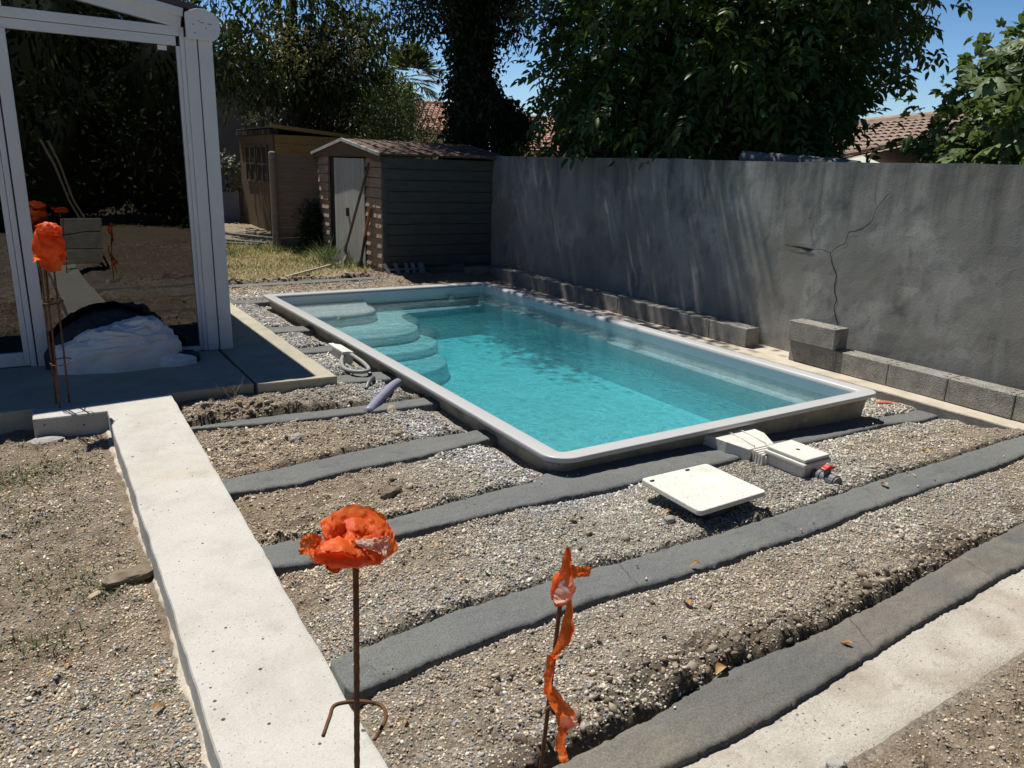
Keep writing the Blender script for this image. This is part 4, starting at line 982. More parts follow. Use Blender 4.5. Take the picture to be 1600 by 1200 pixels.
# central mullion, big pane, door leaf at the left
fbox('mullion', .016, .089, .118, 2.336, FY-.022, FY+.05); fbox('mullion', .024, .088, 2.462, 2.72, FY-.02, FY+.05)
fbox('joint_strip', .006, .016, .13, 2.336, FY-.002, FY+.04, 'joint_dark', bevel=0)
fbox('door_frame', -.065, -.03, .125, 2.336, FY+.001, FY+.05); fbox('door_frame', -.028, .006, .118, 2.336, FY-.010, FY+.05)
fbox('bottom_rail', -1.9, -.065, .125, .222, FY+.001, FY+.05); fbox('bottom_rail', .089, 1.105, .121, .158, FY-.010, FY+.05)
def pane(x0, x1, z0, z1, y):
    q = MB(); q.add([(x0, y, z0), (x1, y, z0), (x1, y, z1), (x0, y, z1)], [(0, 1, 2, 3)]); return q.build('pane', M['glass'], cs)
p_ = pane(.089, 1.105, .158, 2.336, FY+.018); pane(-1.9, -.065, .222, 2.336, FY+.026)
q = MB(); q.box(.985, 1.045, FY+.012, FY+.016, 2.300, 2.332); q.build('sticker', M['pvc_white'], p_)
# added near-black lining, solid side wall and opaque roof keep the room dark
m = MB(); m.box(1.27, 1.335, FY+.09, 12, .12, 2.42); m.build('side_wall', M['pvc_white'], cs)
m = MB(); m.box(1.262, 1.269, FY+.1, 12, .13, 2.42); m.box(-1.9, 1.26, 11.8, 12, .13, 3.0); m.box(-2.0, -1.9, FY, 12, .12, 3.2); m.box(-1.9, 1.26, FY+.06, 11.8, .121, .128); m.build('blackout_lining', M['room_dark'], cs)
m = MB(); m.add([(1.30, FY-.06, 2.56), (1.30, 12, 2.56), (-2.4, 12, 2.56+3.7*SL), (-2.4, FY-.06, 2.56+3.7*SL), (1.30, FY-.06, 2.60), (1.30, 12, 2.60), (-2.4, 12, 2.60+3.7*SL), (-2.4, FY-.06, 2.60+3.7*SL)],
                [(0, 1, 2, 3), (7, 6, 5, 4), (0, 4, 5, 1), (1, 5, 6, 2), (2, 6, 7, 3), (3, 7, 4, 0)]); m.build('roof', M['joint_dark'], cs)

# ---- heap of tarpaulin bags on the terrace
def heap(name, label, cat, c, rx, ry, h, m, seed, prof, crease=.05, rag=.1, fs=(3.2, 4, 3.2)):
    nu, nv = 80, 200
    u = np.linspace(0, 1, nu)[:, None]; th = np.linspace(0, 2*np.pi, nv, endpoint=False)[None]
    ca, sa = np.cos(th), np.sin(th)
    rr = 1+rag*fbm(np.stack([ca*1.6+seed+u*0, sa*1.6+u*0, u*.5+0*th], -1), seed, 3)
    rad = np.sin(u*np.pi/2)**.8
    X = c[0]+rx*rad*ca*rr; Y = c[1]+ry*rad*sa*rr
    zz = np.cos(u*np.pi/2)**.55
    Z = h*zz*prof((X-c[0])/rx)
    P3 = np.stack([X*fs[0], Y*fs[1], Z*fs[2]], -1)
    warp = np.stack([fbm(P3+3, seed+1, 2), fbm(P3+7, seed+2, 2), fbm(P3+11, seed+3, 2)], -1)
    rg = ridged(P3+warp*.9, seed+5, 3)-.6; fine = ridged(P3*2.6+warp*1.5, seed+8, 2)-.6
    d = crease*(rg*1.5+fine*.95+.35*(ridged(P3*5.5+warp*2, seed+12, 2)-.6))*np.clip(np.sin(u*np.pi)+.25, 0, 1)
    X = X+d*ca*.8; Y = Y+d*sa*.8; Z = np.maximum(Z+d*1.0, 0)+c[2]
    Z[-1] = c[2]-.01
    V = np.stack([X, Y, Z], -1).reshape(-1, 3); F = grid_faces(nu, nv, wrap=True)[:, ::-1]
    return tag(obj(name, V, F, m, smooth=True), label, cat)
tb = heap('tarp_bundle', 'crumpled white tarpaulin bundle lying on the terrace against the glazing', 'tarpaulin', (.53, 5.96, .118), .42, .155, .33, M['bag'], 5, lambda s: np.interp(s, [-1.2, -.8, -.3, .25, .6, .85, 1.2], [.50, .66, .84, 1.0, .98, .60, .22]), .055, .20, (1.9, 4.5, 5.5))
fo = heap('fold', None, None, (.85, 5.86, .118), .15, .06, .11, M['bag'], 27, lambda s: np.interp(s, [-1, 1], [1, .5]), .03, .2, (2, 5, 5)); fo.parent = tb
heap('plastic_bag', 'dark navy plastic bag slumped behind the white tarpaulin bundle', 'bag', (.48, 6.09, .118), .42, .10, .395, M['navy'], 9, lambda s: np.interp(s, [-1.2, -.8, -.2, .2, .6, 1.2], [.50, .72, .97, 1.0, .80, .30]), .022, .08)
heap('plastic_bag', 'scrap of black plastic under the right end of the white tarpaulin bundle', 'bag', (.945, 5.93, .118), .10, .07, .09, M['navy'], 19, lambda s: np.interp(s, [-1, 1], [1, .6]), .02, .2)

# ---- starter bars and orange flags
def ring_path(c, r, n=20, sq=.0, a0=0, a1=360):
    return [(c[0]+r*math.cos(R(a)), c[1]+r*math.sin(R(a)), c[2]) for a in np.linspace(a0, a1, n)]
def rebar_bumps(pts, r):
    P = smooth_path(pts, 16); return P, [r*(1.0+.13*(i % 2)) for i in range(len(P))]
def film(name, P3, parent, m=None):
    nu, nv = P3.shape[:2]; q = grid_faces(nu, nv)
    # split the cells into triangles with alternating diagonals: creases as in thin film
    a = (np.arange(len(q)) % 2 == 0)[:, None]
    t1 = np.where(a, q[:, [0, 1, 2]], q[:, [0, 1, 3]]); t2 = np.where(a, q[:, [0, 2, 3]], q[:, [1, 2, 3]])
    return obj(name, P3.reshape(-1, 3), np.concatenate([t1, t2]), m or M['orange'], parent)
rb = thing('rebar_cage', 'thin rusty starter bars topped with orange tape at the white beam\'s far end', 'rebar', (.115, 5.12, .12))
for pts in ([(.088, 5.08, .08), (.100, 5.08, .5), (.106, 5.08, 1.02)], [(.143, 5.18, .08), (.150, 5.18, .5), (.156, 5.18, 1.05)], [(.075, 5.19, .08), (.082, 5.19, .5), (.09, 5.19, 1.0)]):
    P, rr = rebar_bumps(pts, .0052); m = MB(); m.tube(P, rr, 8); m.build('bar', M['rust'], rb)
for z_, tl in [(.385, .008), (.75, .012)]:
    m = MB(); m.tube(smooth_path([(.075, 5.09, z_), (.10, 5.05, z_+tl*.2), (.16, 5.06, z_+tl*.6), (.185, 5.13, z_+tl), (.165, 5.20, z_+tl), (.10, 5.21, z_+tl*.4), (.07, 5.15, z_), (.078, 5.085, z_+.004)], 5), .0035, 6); m.build('stirrup', M['rust'], rb)
def crumple(c, rx, ry, rz, seed, nu=22, nv=34, amp=.35, zfun=None, open_=.05):
    u = np.linspace(open_, 1, nu)[:, None]; th = np.linspace(0, 2*np.pi, nv)[None]
    ph = u*np.pi*.93
    d = np.stack([np.sin(ph)*np.cos(th), np.sin(ph)*np.sin(th), np.cos(ph)*np.ones_like(th)], -1)
    w = np.stack([fbm(d*1.7+seed, seed, 2), fbm(d*1.7+seed+5, seed+1, 2), fbm(d*1.7+seed+9, seed+2, 2)], -1)
    k = 1+amp*(ridged(d*1.5+w*.7+seed, seed+3, 3)-.55)*2+amp*.35*(ridged(d*4+w+seed, seed+4, 2)-.55)
    P = d*k[..., None]*np.array([rx, ry, rz])+np.array(c)
    return P
wad = film('tape', crumple((.143, 5.12, 1.06), .066, .065, .105, 4, amp=.42), rb)
film('tape', crumple((.155, 5.12, 1.155), .05, .05, .04, 8, amp=.6), rb)
def ribbon(path, width, tw, seed, n=4, m=5, curl=.25, ref=(1., 0, 0)):
    P = np.array(smooth_path(path, m)); k = len(P); t = np.linspace(0, 1, k)
    a = np.interp(t, np.linspace(0, 1, len(tw)), np.radians(tw)); w = np.interp(t, np.linspace(0, 1, len(width)), width) if hasattr(width, '__len__') else np.full(k, width)
    T = np.gradient(P, axis=0); T /= np.linalg.norm(T, axis=1)[:, None]+1e-9
    ex = np.array(ref, float); S0 = ex-T*(T@ex)[:, None]; S0 /= np.linalg.norm(S0, axis=1)[:, None]+1e-9; B = np.cross(T, S0)
    S = S0*np.cos(a)[:, None]+B*np.sin(a)[:, None]; Nn = np.cross(T, S)
    s = np.linspace(-.5, .5, n)[None]
    Q = P[:, None]+S[:, None]*(w[:, None]*s)[..., None]+Nn[:, None]*(w[:, None]*curl*(s**2*4-.4))[..., None]
    Q = Q+(.09*np.mean(w))*np.stack([fbm(Q*34, seed, 3), fbm(Q*34+5, seed+1, 3), fbm(Q*34+9, seed+2, 3)], -1)
    return Q
film('tape', ribbon([(.09, 5.06, 1.02), (.075, 5.05, 1.005), (.058, 5.04, 1.0)], .05, [0, 40, 70], 3), rb)
film('tape', ribbon([(.14, 5.06, 1.02), (.145, 5.05, .97), (.15, 5.045, .935)], [.08, .10, .07], [0, 10, -10], 6), rb)
film('tape', ribbon([(.19, 5.08, 1.03), (.21, 5.06, 1.00), (.222, 5.06, .985)], .04, [0, 60, 80], 7), rb)

def sheet(E1, E2, bulge, seed, nu=16, nv=9, amp=.0035):
    """a crumpled piece of film between two edges; the edges give its outline, bulge its depth"""
    def along(E, n):
        E = np.array(E, float); t = np.linspace(0, 1, len(E)); q = np.linspace(0, 1, n)
        return np.stack([np.interp(q, t, E[:, k]) for k in range(3)], -1)
    A, B = along(E1, nu), along(E2, nu); v = np.linspace(0, 1, nv)[None, :, None]; u = np.linspace(0, 1, nu)[:, None]
    P = A[:, None]*(1-v)+B[:, None]*v
    q = P*30+seed*2.3; w = np.stack([fbm(q*.7, seed, 2), fbm(q*.7+4, seed+1, 2), fbm(q*.7+8, seed+2, 2)], -1)
    rg = ridged(q*.6+w*.8, seed+3, 3)-.55
    ed = np.sin(v[..., 0]*np.pi)*np.sin(np.clip(u+.08, 0, 1)*np.pi*.95)
    P[..., 1] += -bulge*ed-.020*rg*(.35+.65*ed)
    P += amp*w+np.random.default_rng(seed).normal(0, .0011, P.shape)
    return P
# the big flower shaped flag
fl = thing('marker_flag', 'rusty bar topped with orange tape bunched like a flower, standing in the foreground', 'marker flag', (.487, 1.30, .12))
P, rr = rebar_bumps([(.476, 1.30, .05), (.480, 1.30, .34), (.485, 1.30, .6), (.489, 1.30, .86)], .0058)
m = MB(); m.tube(P, rr, 10); m.build('bar', M['rust'], fl)
m = MB(); m.tube(smooth_path([(.397, 1.262, .487), (.426, 1.305, .49), (.445, 1.330, .492), (.477, 1.325, .492), (.511, 1.308, .490), (.532, 1.285, .488), (.530, 1.256, .486), (.512, 1.232, .484), (.483, 1.206, .482)], 6), .0042, 8); m.build('stirrup', M['rust'], fl, smooth=True)
film('tape', crumple((.478, 1.295, .872), .070, .036, .022, 3, amp=.30, nu=24, nv=40), fl)
for k, (e1, e2) in enumerate([
 ( [(0.432, 1.345, 0.919), (0.461, 1.345, 0.929), (0.498, 1.345, 0.936), (0.542, 1.345, 0.921), (0.572, 1.345, 0.892)] , [(0.429, 1.310, 0.894), (0.455, 1.310, 0.888), (0.486, 1.310, 0.886), (0.521, 1.310, 0.874), (0.554, 1.310, 0.859)] ),
 ( [(0.533, 1.330, 0.926), (0.558, 1.310, 0.905), (0.566, 1.290, 0.883), (0.565, 1.270, 0.859)] , [(0.489, 1.300, 0.889), (0.507, 1.283, 0.881), (0.515, 1.267, 0.870), (0.512, 1.250, 0.846)] ),
 ( [(0.395, 1.275, 0.918), (0.434, 1.272, 0.903), (0.477, 1.268, 0.888), (0.524, 1.265, 0.869)] , [(0.388, 1.250, 0.898), (0.418, 1.250, 0.862), (0.470, 1.250, 0.851), (0.520, 1.250, 0.845)] ),
 ( [(0.431, 1.320, 0.926), (0.451, 1.313, 0.942), (0.470, 1.307, 0.923), (0.472, 1.300, 0.905)] , [(0.424, 1.280, 0.909), (0.443, 1.282, 0.896), (0.463, 1.283, 0.892), (0.477, 1.285, 0.894)] ),
 ( [(0.416, 1.280, 0.919), (0.390, 1.270, 0.938), (0.371, 1.260, 0.932)] , [(0.408, 1.270, 0.899), (0.385, 1.260, 0.897), (0.363, 1.250, 0.905)] ),
 ( [(0.473, 1.265, 0.904), (0.506, 1.260, 0.901), (0.540, 1.255, 0.900)] , [(0.473, 1.255, 0.896), (0.508, 1.252, 0.879), (0.531, 1.250, 0.860)] ),
 ( [(0.402, 1.255, 0.881), (0.426, 1.252, 0.871), (0.445, 1.250, 0.862)] , [(0.413, 1.245, 0.865), (0.424, 1.245, 0.854), (0.433, 1.245, 0.855)] ),
 ( [(0.462, 1.325, 0.907), (0.492, 1.323, 0.923), (0.537, 1.322, 0.905), (0.553, 1.320, 0.882)] , [(0.451, 1.285, 0.895), (0.479, 1.285, 0.892), (0.509, 1.285, 0.880), (0.529, 1.285, 0.872)] ),
 ( [(0.408, 1.270, 0.907), (0.446, 1.270, 0.914), (0.484, 1.270, 0.891), (0.503, 1.270, 0.866)] , [(0.392, 1.245, 0.902), (0.434, 1.245, 0.894), (0.471, 1.245, 0.873), (0.506, 1.245, 0.858)] ),
 ( [(0.453, 1.290, 0.897), (0.476, 1.288, 0.912), (0.498, 1.285, 0.894)] , [(0.432, 1.255, 0.892), (0.460, 1.255, 0.887), (0.491, 1.255, 0.879)] )]):
    film('tape', sheet(e1, e2, [.006, .014, .030, .008, .006, .010, .004, .012, .022, .012][k], 200+k*7, 22, 13), fl, M['orange_pale'] if k in (5,) else None)

# the twisted streamer
f2 = thing('marker_flag', 'leaning rusty bar with a long twisted orange streamer, right of the flower shaped flag', 'marker flag', (.99, 1.33, 0))
P, rr = rebar_bumps([(.975, 1.335, -.08), (.996, 1.33, .075), (1.012, 1.33, .305), (1.032, 1.33, .60), (1.036, 1.33, .66)], .0055)
m = MB(); m.tube(P, rr, 10); m.build('bar', M['rust'], f2)
m = MB(); m.tube([(.995, 1.322, .262), (1.018, 1.318, .275), (1.022, 1.33, .27)], .004, 6); m.build('tie', M['rust'], f2)
film('tape', crumple((1.024, 1.328, .60), .020, .016, .040, 12, amp=.35, nu=14, nv=18), f2)
for k, (e1, e2) in enumerate([
 ( [(1.028, 1.320, 0.721), (1.019, 1.318, 0.692), (1.006, 1.315, 0.648), (0.991, 1.312, 0.610), (0.987, 1.310, 0.590)] , [(1.042, 1.330, 0.713), (1.048, 1.325, 0.675), (1.053, 1.320, 0.641), (1.057, 1.315, 0.607), (1.033, 1.310, 0.563)] ),
 ( [(1.015, 1.300, 0.645), (0.986, 1.300, 0.618), (0.981, 1.300, 0.597)] , [(1.056, 1.305, 0.609), (1.048, 1.308, 0.583), (1.024, 1.310, 0.561)] ),
 ( [(1.035, 1.305, 0.676), (1.053, 1.288, 0.675), (1.073, 1.270, 0.676)] , [(1.036, 1.305, 0.643), (1.052, 1.288, 0.644), (1.063, 1.270, 0.653)] ),
 ( [(1.038, 1.315, 0.572), (1.031, 1.317, 0.524), (1.013, 1.318, 0.456), (0.991, 1.320, 0.416)] , [(1.052, 1.315, 0.573), (1.063, 1.310, 0.481), (1.039, 1.305, 0.449), (1.001, 1.300, 0.429)] ),
 ( [(0.986, 1.315, 0.432), (0.980, 1.315, 0.377), (0.983, 1.315, 0.319)] , [(1.005, 1.305, 0.432), (0.997, 1.305, 0.386), (0.997, 1.305, 0.326)] ),
 ( [(0.982, 1.315, 0.337), (0.994, 1.310, 0.295), (1.015, 1.305, 0.251), (1.020, 1.300, 0.220)] , [(1.007, 1.320, 0.339), (1.047, 1.317, 0.279), (1.088, 1.313, 0.220), (1.094, 1.310, 0.189)] ),
 ( [(1.028, 1.295, 0.251), (1.026, 1.295, 0.229), (1.018, 1.295, 0.224)] , [(1.082, 1.295, 0.221), (1.075, 1.297, 0.194), (1.048, 1.300, 0.196)] ),
 ( [(1.027, 1.305, 0.221), (1.019, 1.302, 0.162), (1.027, 1.298, 0.118), (1.040, 1.295, 0.096)] , [(1.062, 1.300, 0.206), (1.042, 1.300, 0.169), (1.052, 1.300, 0.130), (1.065, 1.300, 0.093)] )]):
    film('tape', sheet(e1, e2, [.020, .016, .004, .010, .010, .010, .004, .006][k], 300+k*7, 18, 8, .0025), f2, M['orange_pale'] if k in (1, 6) else None)

# ================================================================ SHEDS AND FENCE
def boards(mb, along, fixed, a0, a1, z0, z1, n, out, lap=.012, thick=.018, rng=None):
    """lapped horizontal boards; along 'x' (face at y=fixed, out=-1) or 'y' (face at x=fixed)"""
    h = (z1-z0)/n
    for k in range(n):
        za, zb_ = z0+k*h, z0+(k+1)*h-.010; j = rng.uniform(-.002, .002) if rng is not None else 0
        o0, o1 = out*(lap+j), out*(.002+j)
        pr = [(fixed+o0, za), (fixed+o1, zb_), (fixed-out*thick, zb_), (fixed-out*thick, za)]
        if along == 'x': mb.prism_axis(pr, 0, a0, a1)
        else: mb.add([(p[0], a0, p[1]) for p in pr]+[(p[0], a1, p[1]) for p in pr], [(3, 2, 1, 0), (4, 5, 6, 7), (0, 1, 5, 4), (1, 2, 6, 5), (2, 3, 7, 6), (3, 0, 4, 7)])
rg_ = np.random.default_rng(23)
SX, SY0, SY1 = 4.56, 10.65, 13.42
sh = thing('garden_shed', 'low weathered grey wooden garden shed with a pale sheet door and shallow gable roof', 'shed', (5.5, 12, 0))
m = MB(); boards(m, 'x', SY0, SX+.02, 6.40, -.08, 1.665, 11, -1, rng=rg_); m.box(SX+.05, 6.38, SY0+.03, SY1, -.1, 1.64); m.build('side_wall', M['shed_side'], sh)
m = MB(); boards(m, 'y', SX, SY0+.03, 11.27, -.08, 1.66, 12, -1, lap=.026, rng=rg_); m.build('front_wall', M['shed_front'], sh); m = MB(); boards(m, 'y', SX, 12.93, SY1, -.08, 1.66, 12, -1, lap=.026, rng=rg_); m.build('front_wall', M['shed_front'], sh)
m = MB(); m.box(SX-.016, SX+.05, SY0-.016, SY0+.028, -.1, 1.66); m.build('corner_board', M['shed_side'], sh, bevel=.003)
m = MB(); m.box(SX+.03, SX+.045, 11.27, 12.93, -.05, 1.66); m.build('door_opening', M['hole'], sh)
m = MB()
for k in range(10): y = 11.30+.13*k; m.box(SX-.030, SX-.012, y, y+.122, .0, 1.63); m.box(SX-.026, SX-.008, y+.118, y+.134, .0, 1.63)
dr = m.build('door', M['door_sheet'], sh)
m = MB(); m.box(SX-.06, SX-.03, 11.955, 12.025, .735, .865); m.build('door_latch', M['dark_iron'], dr, bevel=.004)
# roof: ridge along x
RY, RZ, EZ = 12.03, 1.905, 1.70
for s_, nm in ((-1, 0), (1, 1)):
    ye = SY0-.10 if s_ < 0 else SY1+.10
    m = MB(); x0, x1 = SX-.09, 6.75
    m.add([(x0, ye, EZ-.012), (x1, ye, EZ-.012), (x1, RY, RZ-.005), (x0, RY, RZ-.005), (x0, ye, EZ+.012), (x1, ye, EZ+.012), (x1, RY, RZ+.018), (x0, RY, RZ+.018)],
          [(3, 2, 1, 0), (4, 5, 6, 7), (0, 1, 5, 4), (1, 2, 6, 5), (2, 3, 7, 6), (3, 0, 4, 7)])
    rf = m.build('roof', M['roof_felt'], sh)
    for k in range(9):
        xx = x0+.22+.24*k; q = MB(); q.bar((xx, ye-.002, EZ+.018), (xx, RY, RZ+.024), .03, .014); q.build('roof_batten', M['roof_felt'], rf)
    m = MB(); m.bar((x0-.012, ye-.01, EZ-.004), (x0-.012, RY, RZ+.004), .022, .045); m.build('barge_board', M['trim_grey'], sh)
m = MB(); m.add([(SX-.075, SY0-.08, EZ-.02), (SX-.075, SY0-.08, EZ-.11), (SX-.075, SY0+.18, EZ-.10), (SX-.075, 11.0, 1.655), (SX-.075, 13.1, 1.655), (SX-.075, SY1+.08, EZ-.09), (SX-.075, SY1+.08, EZ-.02), (SX-.075, RY, RZ-.015)]+
        [(SX-.05, SY0-.08, EZ-.02), (SX-.05, SY0-.08, EZ-.11), (SX-.05, SY0+.18, EZ-.10), (SX-.05, 11.0, 1.655), (SX-.05, 13.1, 1.655), (SX-.05, SY1+.08, EZ-.09), (SX-.05, SY1+.08, EZ-.02), (SX-.05, RY, RZ-.015)],
        [list(range(8)), list(range(8, 16))[::-1]]+[(i, 8+i, 8+(i+1) % 8, (i+1) % 8) for i in range(8)]); m.build('gable', M['brown_wood'], sh)

fn = thing('fence_panel', 'brown plank fence panel with a round topped post between the two sheds', 'fence', (4.2, 13.6, .1))
m = MB(); boards(m, 'x', 13.6, 3.86, 4.90, .08, 1.655, 9, -1, lap=.010, rng=rg_); m.build('panel', M['fence_wood'], fn)
m = MB(); m.tube([(3.80, 13.57, .0), (3.80, 13.57, 1.66), (3.80, 13.57, 1.685), (3.80, 13.57, 1.70)], [.062, .062, .055, .03], 16); m.build('post', M['fence_wood'], fn, smooth=False)
m = MB(); m.tube([(4.13, 13.59, 1.655), (4.13, 13.59, 1.72)], .010, 8); o = m.build('cap', M['red'], fn)

ws = thing('summer_house', 'taller honey coloured wooden summer house with small paned windows, behind the fence', 'shed', (5.5, 17, 0))
m = MB(); n_ = 14
for k in range(n_):
    z0_, z1_ = -.1+k*.165, -.1+(k+1)*.165-.005
    def top(x): return 2.215-.078*(x-4.52)
    x1_ = 7.0
    if z1_ > 2.0: x1_ = 4.52+(2.19-z1_)/.078 if z1_ < 2.19 else 4.6
    m.box(4.54, max(4.6, min(7.0, x1_)), 15.995, 16.03, z0_, min(z1_, 2.19))
m.box(4.60, 6.98, 16.032, 18.5, -.1, 1.98); m.build('side_wall', M['new_wood'], ws)
m = MB(); m.bar((4.47, 15.985, 2.205), (7.05, 15.985, 2.205-.078*2.58), .03, .07); m.build('roof_edge', M['new_wood'], ws)
m = MB()
for k in range(18): y = 15.99+.148*k; m.box(4.505, 4.54, y, y+.144, -.1, 2.04)
m.build('front_wall', M['brown_wood'], ws)
m = MB(); m.box(4.44, 4.62, 15.97, 18.68, 2.045, 2.14); m.build('fascia', M['hole'], ws)
m = MB(); m.add([(4.46, 16.01, 2.165), (7.1, 16.01, 1.96), (7.1, 18.7, 1.96), (4.46, 18.7, 2.165), (4.46, 16.01, 2.185), (7.1, 16.01, 1.98), (7.1, 18.7, 1.98), (4.46, 18.7, 2.185)],
        [(3, 2, 1, 0), (4, 5, 6, 7), (0, 1, 5, 4), (1, 2, 6, 5), (2, 3, 7, 6), (3, 0, 4, 7)]); m.build('roof', M['roof_felt'], ws)
for y0, y1 in ((16.36, 17.12), (17.28, 18.08)):
    m = MB(); m.box(4.492, 4.503, y0, y1, 1.12, 1.80); w_o = m.build('window', M['hole'], ws)
    m = MB()
    for yy in (y0, (y0+y1)/2, y1): m.box(4.47, 4.491, yy-.022, yy+.022, 1.09, 1.83)
    for zz in (1.10, 1.46, 1.82): m.box(4.474, 4.4905, y0-.02, y1+.02, zz-.018, zz+.018)
    m.build('window_bars', M['brown_wood'], w_o)
# planks lying before it
for k, (a, b, w) in enumerate([((2.95, 14.6, .16), (3.7, 13.8, .14), .14), ((2.6, 14.2, .15), (3.55, 13.75, .13), .12), ((3.3, 15.2, .2), (4.1, 14.2, .16), .15)]):
    m = MB(); m.bar(a, b, w, .035); tag(m.build('plank', M['shed_side'], bevel=.003), ['grey plank lying nearest the summer house door', 'lowest grey plank lying at the edge of the grass by the fence post', 'long grey plank lying furthest back before the summer house'][k], 'plank', 'planks lying on the ground')
m = MB(); m.bar((3.06, 10.53, .02), (4.02, 11.45, .03), .025, .03); tag(m.build('batten', M['trim_grey']), 'thin pale wooden batten lying on the dry grass', 'batten')

# tools leaning on the shed
tl = thing('shovel', 'long handled shovel leaning against the pale shed door', 'shovel', (4.30, 11.7, 0))
m = MB(); m.tube(smooth_path([(4.53, 11.10, 1.56), (4.45, 11.35, .98), (4.37, 11.60, .40), (4.35, 11.66, .28), (4.36, 11.68, .18)], 5), .021, 10); m.build('handle', M['handle_wood'], tl, smooth=True)
m = MB(); m.add([(4.37, 11.62, .20), (4.32, 11.76, .20), (4.10, 11.98, -.02), (4.24, 11.60, -.03), (4.28, 11.74, .05), (4.385, 11.62, .19), (4.335, 11.77, .19), (4.12, 11.98, -.03), (4.255, 11.60, -.04), (4.295, 11.74, .04)],
                  [(0, 1, 4), (1, 2, 4), (2, 3, 4), (3, 0, 4), (5, 9, 6), (6, 9, 7), (7, 9, 8), (8, 9, 5), (0, 5, 6, 1), (1, 6, 7, 2), (2, 7, 8, 3), (3, 8, 5, 0)]); m.build('blade', M['steel'], tl)
tl = thing('spade', 'dark iron spade with an orange handle leaning against the shed beside the door', 'spade', (4.4, 11.3, 0))
m = MB(); m.tube([(4.52, 11.02, .93), (4.46, 11.13, .48)], .022, 10); m.build('handle', M['orange_wood'], tl)
m = MB(); m.tube([(4.465, 11.12, .50), (4.41, 11.22, .02)], [.024, .020], 10); m.tube([(4.42, 11.20, .12), (4.405, 11.225, -.02)], [.03, .06], 8); m.build('shaft', M['dark_iron'], tl)
pt = thing('slatted_rack', 'row of grey wooden slats leaning on the foot of the shed side', 'slats', (4.9, 10.45, -.1))
for k, (xx, ln_) in enumerate([(4.63, .05), (4.76, .03), (4.87, 0), (4.98, 0), (5.08, -.01), (5.13, 0)]):
    m = MB(); m.bar((xx, 10.40, -.13), (xx-ln_*2.2, 10.56, .14), .05, .022, up=(0, 1, 0)); m.build('slat', M['slat_grey'], pt)
m = MB(); m.bar((4.58, 10.50, .06), (5.16, 10.50, .06), .02, .03); m.build('rail', M['slat_grey'], pt)

# ================================================================ BUILDINGS BEHIND
bb = thing('masonry_building', 'dark grey blockwork building wall with a brown chimney, at the back left', 'building', (3, 20.5, 0))
m = MB(); m.add([(-6, 20, -.3), (7.2, 20, -.3), (7.2, 20, 3.84), (4.3, 20, 3.95), (-6, 20, 4.8), (-6, 25, -.3), (7.2, 25, -.3), (7.2, 25, 3.84), (4.3, 25, 3.95), (-6, 25, 4.8)],
                [(0, 1, 2, 3, 4), (9, 8, 7, 6, 5), (1, 6, 7, 2), (2, 7, 8, 3), (3, 8, 9, 4), (0, 4, 9, 5)]); m.build('wall', M['far_wall'], bb)
m = MB(); m.box(5.02, 5.30, 21, 21.4, 3.8, 4.75); m.box(4.99, 5.33, 20.97, 21.43, 4.75, 4.82); m.build('chimney', M['chimney'], bb)
lw = MB(); lw.box(2.2, 4.48, 18.9, 19.2, -.2, .80); tag(lw.build('low_wall', M['bluish_wall'], bevel=.01), 'low bluish rendered wall left of the summer house, under a pale leaved shrub', 'wall')

def house(label, ridge_a, ridge_b, slope_vec, wall_h, m_tile, wid=.21, drop=.32, length=5.0, loc=None, wm='ochre_wall'):
    """roof plane below the ridge a-b, tiles run down slope_vec; built of rows of half-round tiles"""
    t = thing('house', label, 'house', loc or ridge_a)
    a = np.array(ridge_a, float); b = np.array(ridge_b, float); s = np.array(slope_vec, float); s /= np.linalg.norm(s)
    e = (b-a); L_ = np.linalg.norm(e); e /= L_; nrm = np.cross(e, s); nrm = nrm if nrm[2] > 0 else -nrm
    nc = int(L_/wid); nr = int(length/drop); V = []; F = []; k = 0; hseg = 6
    for c in range(nc):
        for r_ in range(nr):
            o0 = a+e*(c+.5)*wid+s*(r_*drop)
            for j, (dd, rad) in enumerate(((0, wid*.40), (drop*1.08, wid*.48))):
                lift = .018 if j else 0
                for q in range(hseg+1):
                    an = math.pi*q/hseg
                    V.append(o0+s*dd+e*math.cos(an)*rad+nrm*(math.sin(an)*rad*.75+lift))
            F += [(k+q, k+q+1, k+hseg+2+q, k+hseg+1+q) for q in range(hseg)]; k += 2*(hseg+1)
    V += [a-nrm*.02, b-nrm*.02, b+s*length-nrm*.02, a+s*length-nrm*.02]; F.append((k, k+1, k+2, k+3))
    ro = obj('roof', V, F, m_tile, t)
    q = MB(); q.tube([tuple(a+nrm*.03), tuple(b+nrm*.03)], wid*.62, 10); q.build('ridge', m_tile, ro)
    # walls under the eaves
    ea, eb = a+s*length, b+s*length; back = -np.array([s[0], s[1], 0])/np.linalg.norm(s[:2])
    q = MB(); pa, pb = ea+back*.35, eb+back*.35; pc, pd = pb+back*length*1.5, pa+back*length*1.5
    zt = ea[2]-.05; q.prism([(p[0], p[1]) for p in (pa, pb, pc, pd)], min(-.3, zt-wall_h), zt); q.build('wall', M[wm], t)
    q = MB(); q.bar(tuple(ea-np.array([0, 0, .06])), tuple(eb-np.array([0, 0, .06])), .10, .10); q.build('gutter', M['joint_dark'], t)
    # far slope
    q = MB(); q.add([tuple(a-nrm*.03), tuple(b-nrm*.03), tuple(b+back*length*.95-np.array([0, 0, length*.3])), tuple(a+back*length*.95-np.array([0, 0, length*.3]))], [(0, 1, 2, 3)]); q.build('far_roof', m_tile, t)
    return t
house('pink tiled house with ochre wall, seen between ivy clad tree and big walnut', (25.2, 41.6, 4.35), (33.5, 36.0, 4.35), (-.55, -.83, -.38), 3.5, M['tile'], wid=.30, drop=.38, length=5.2)
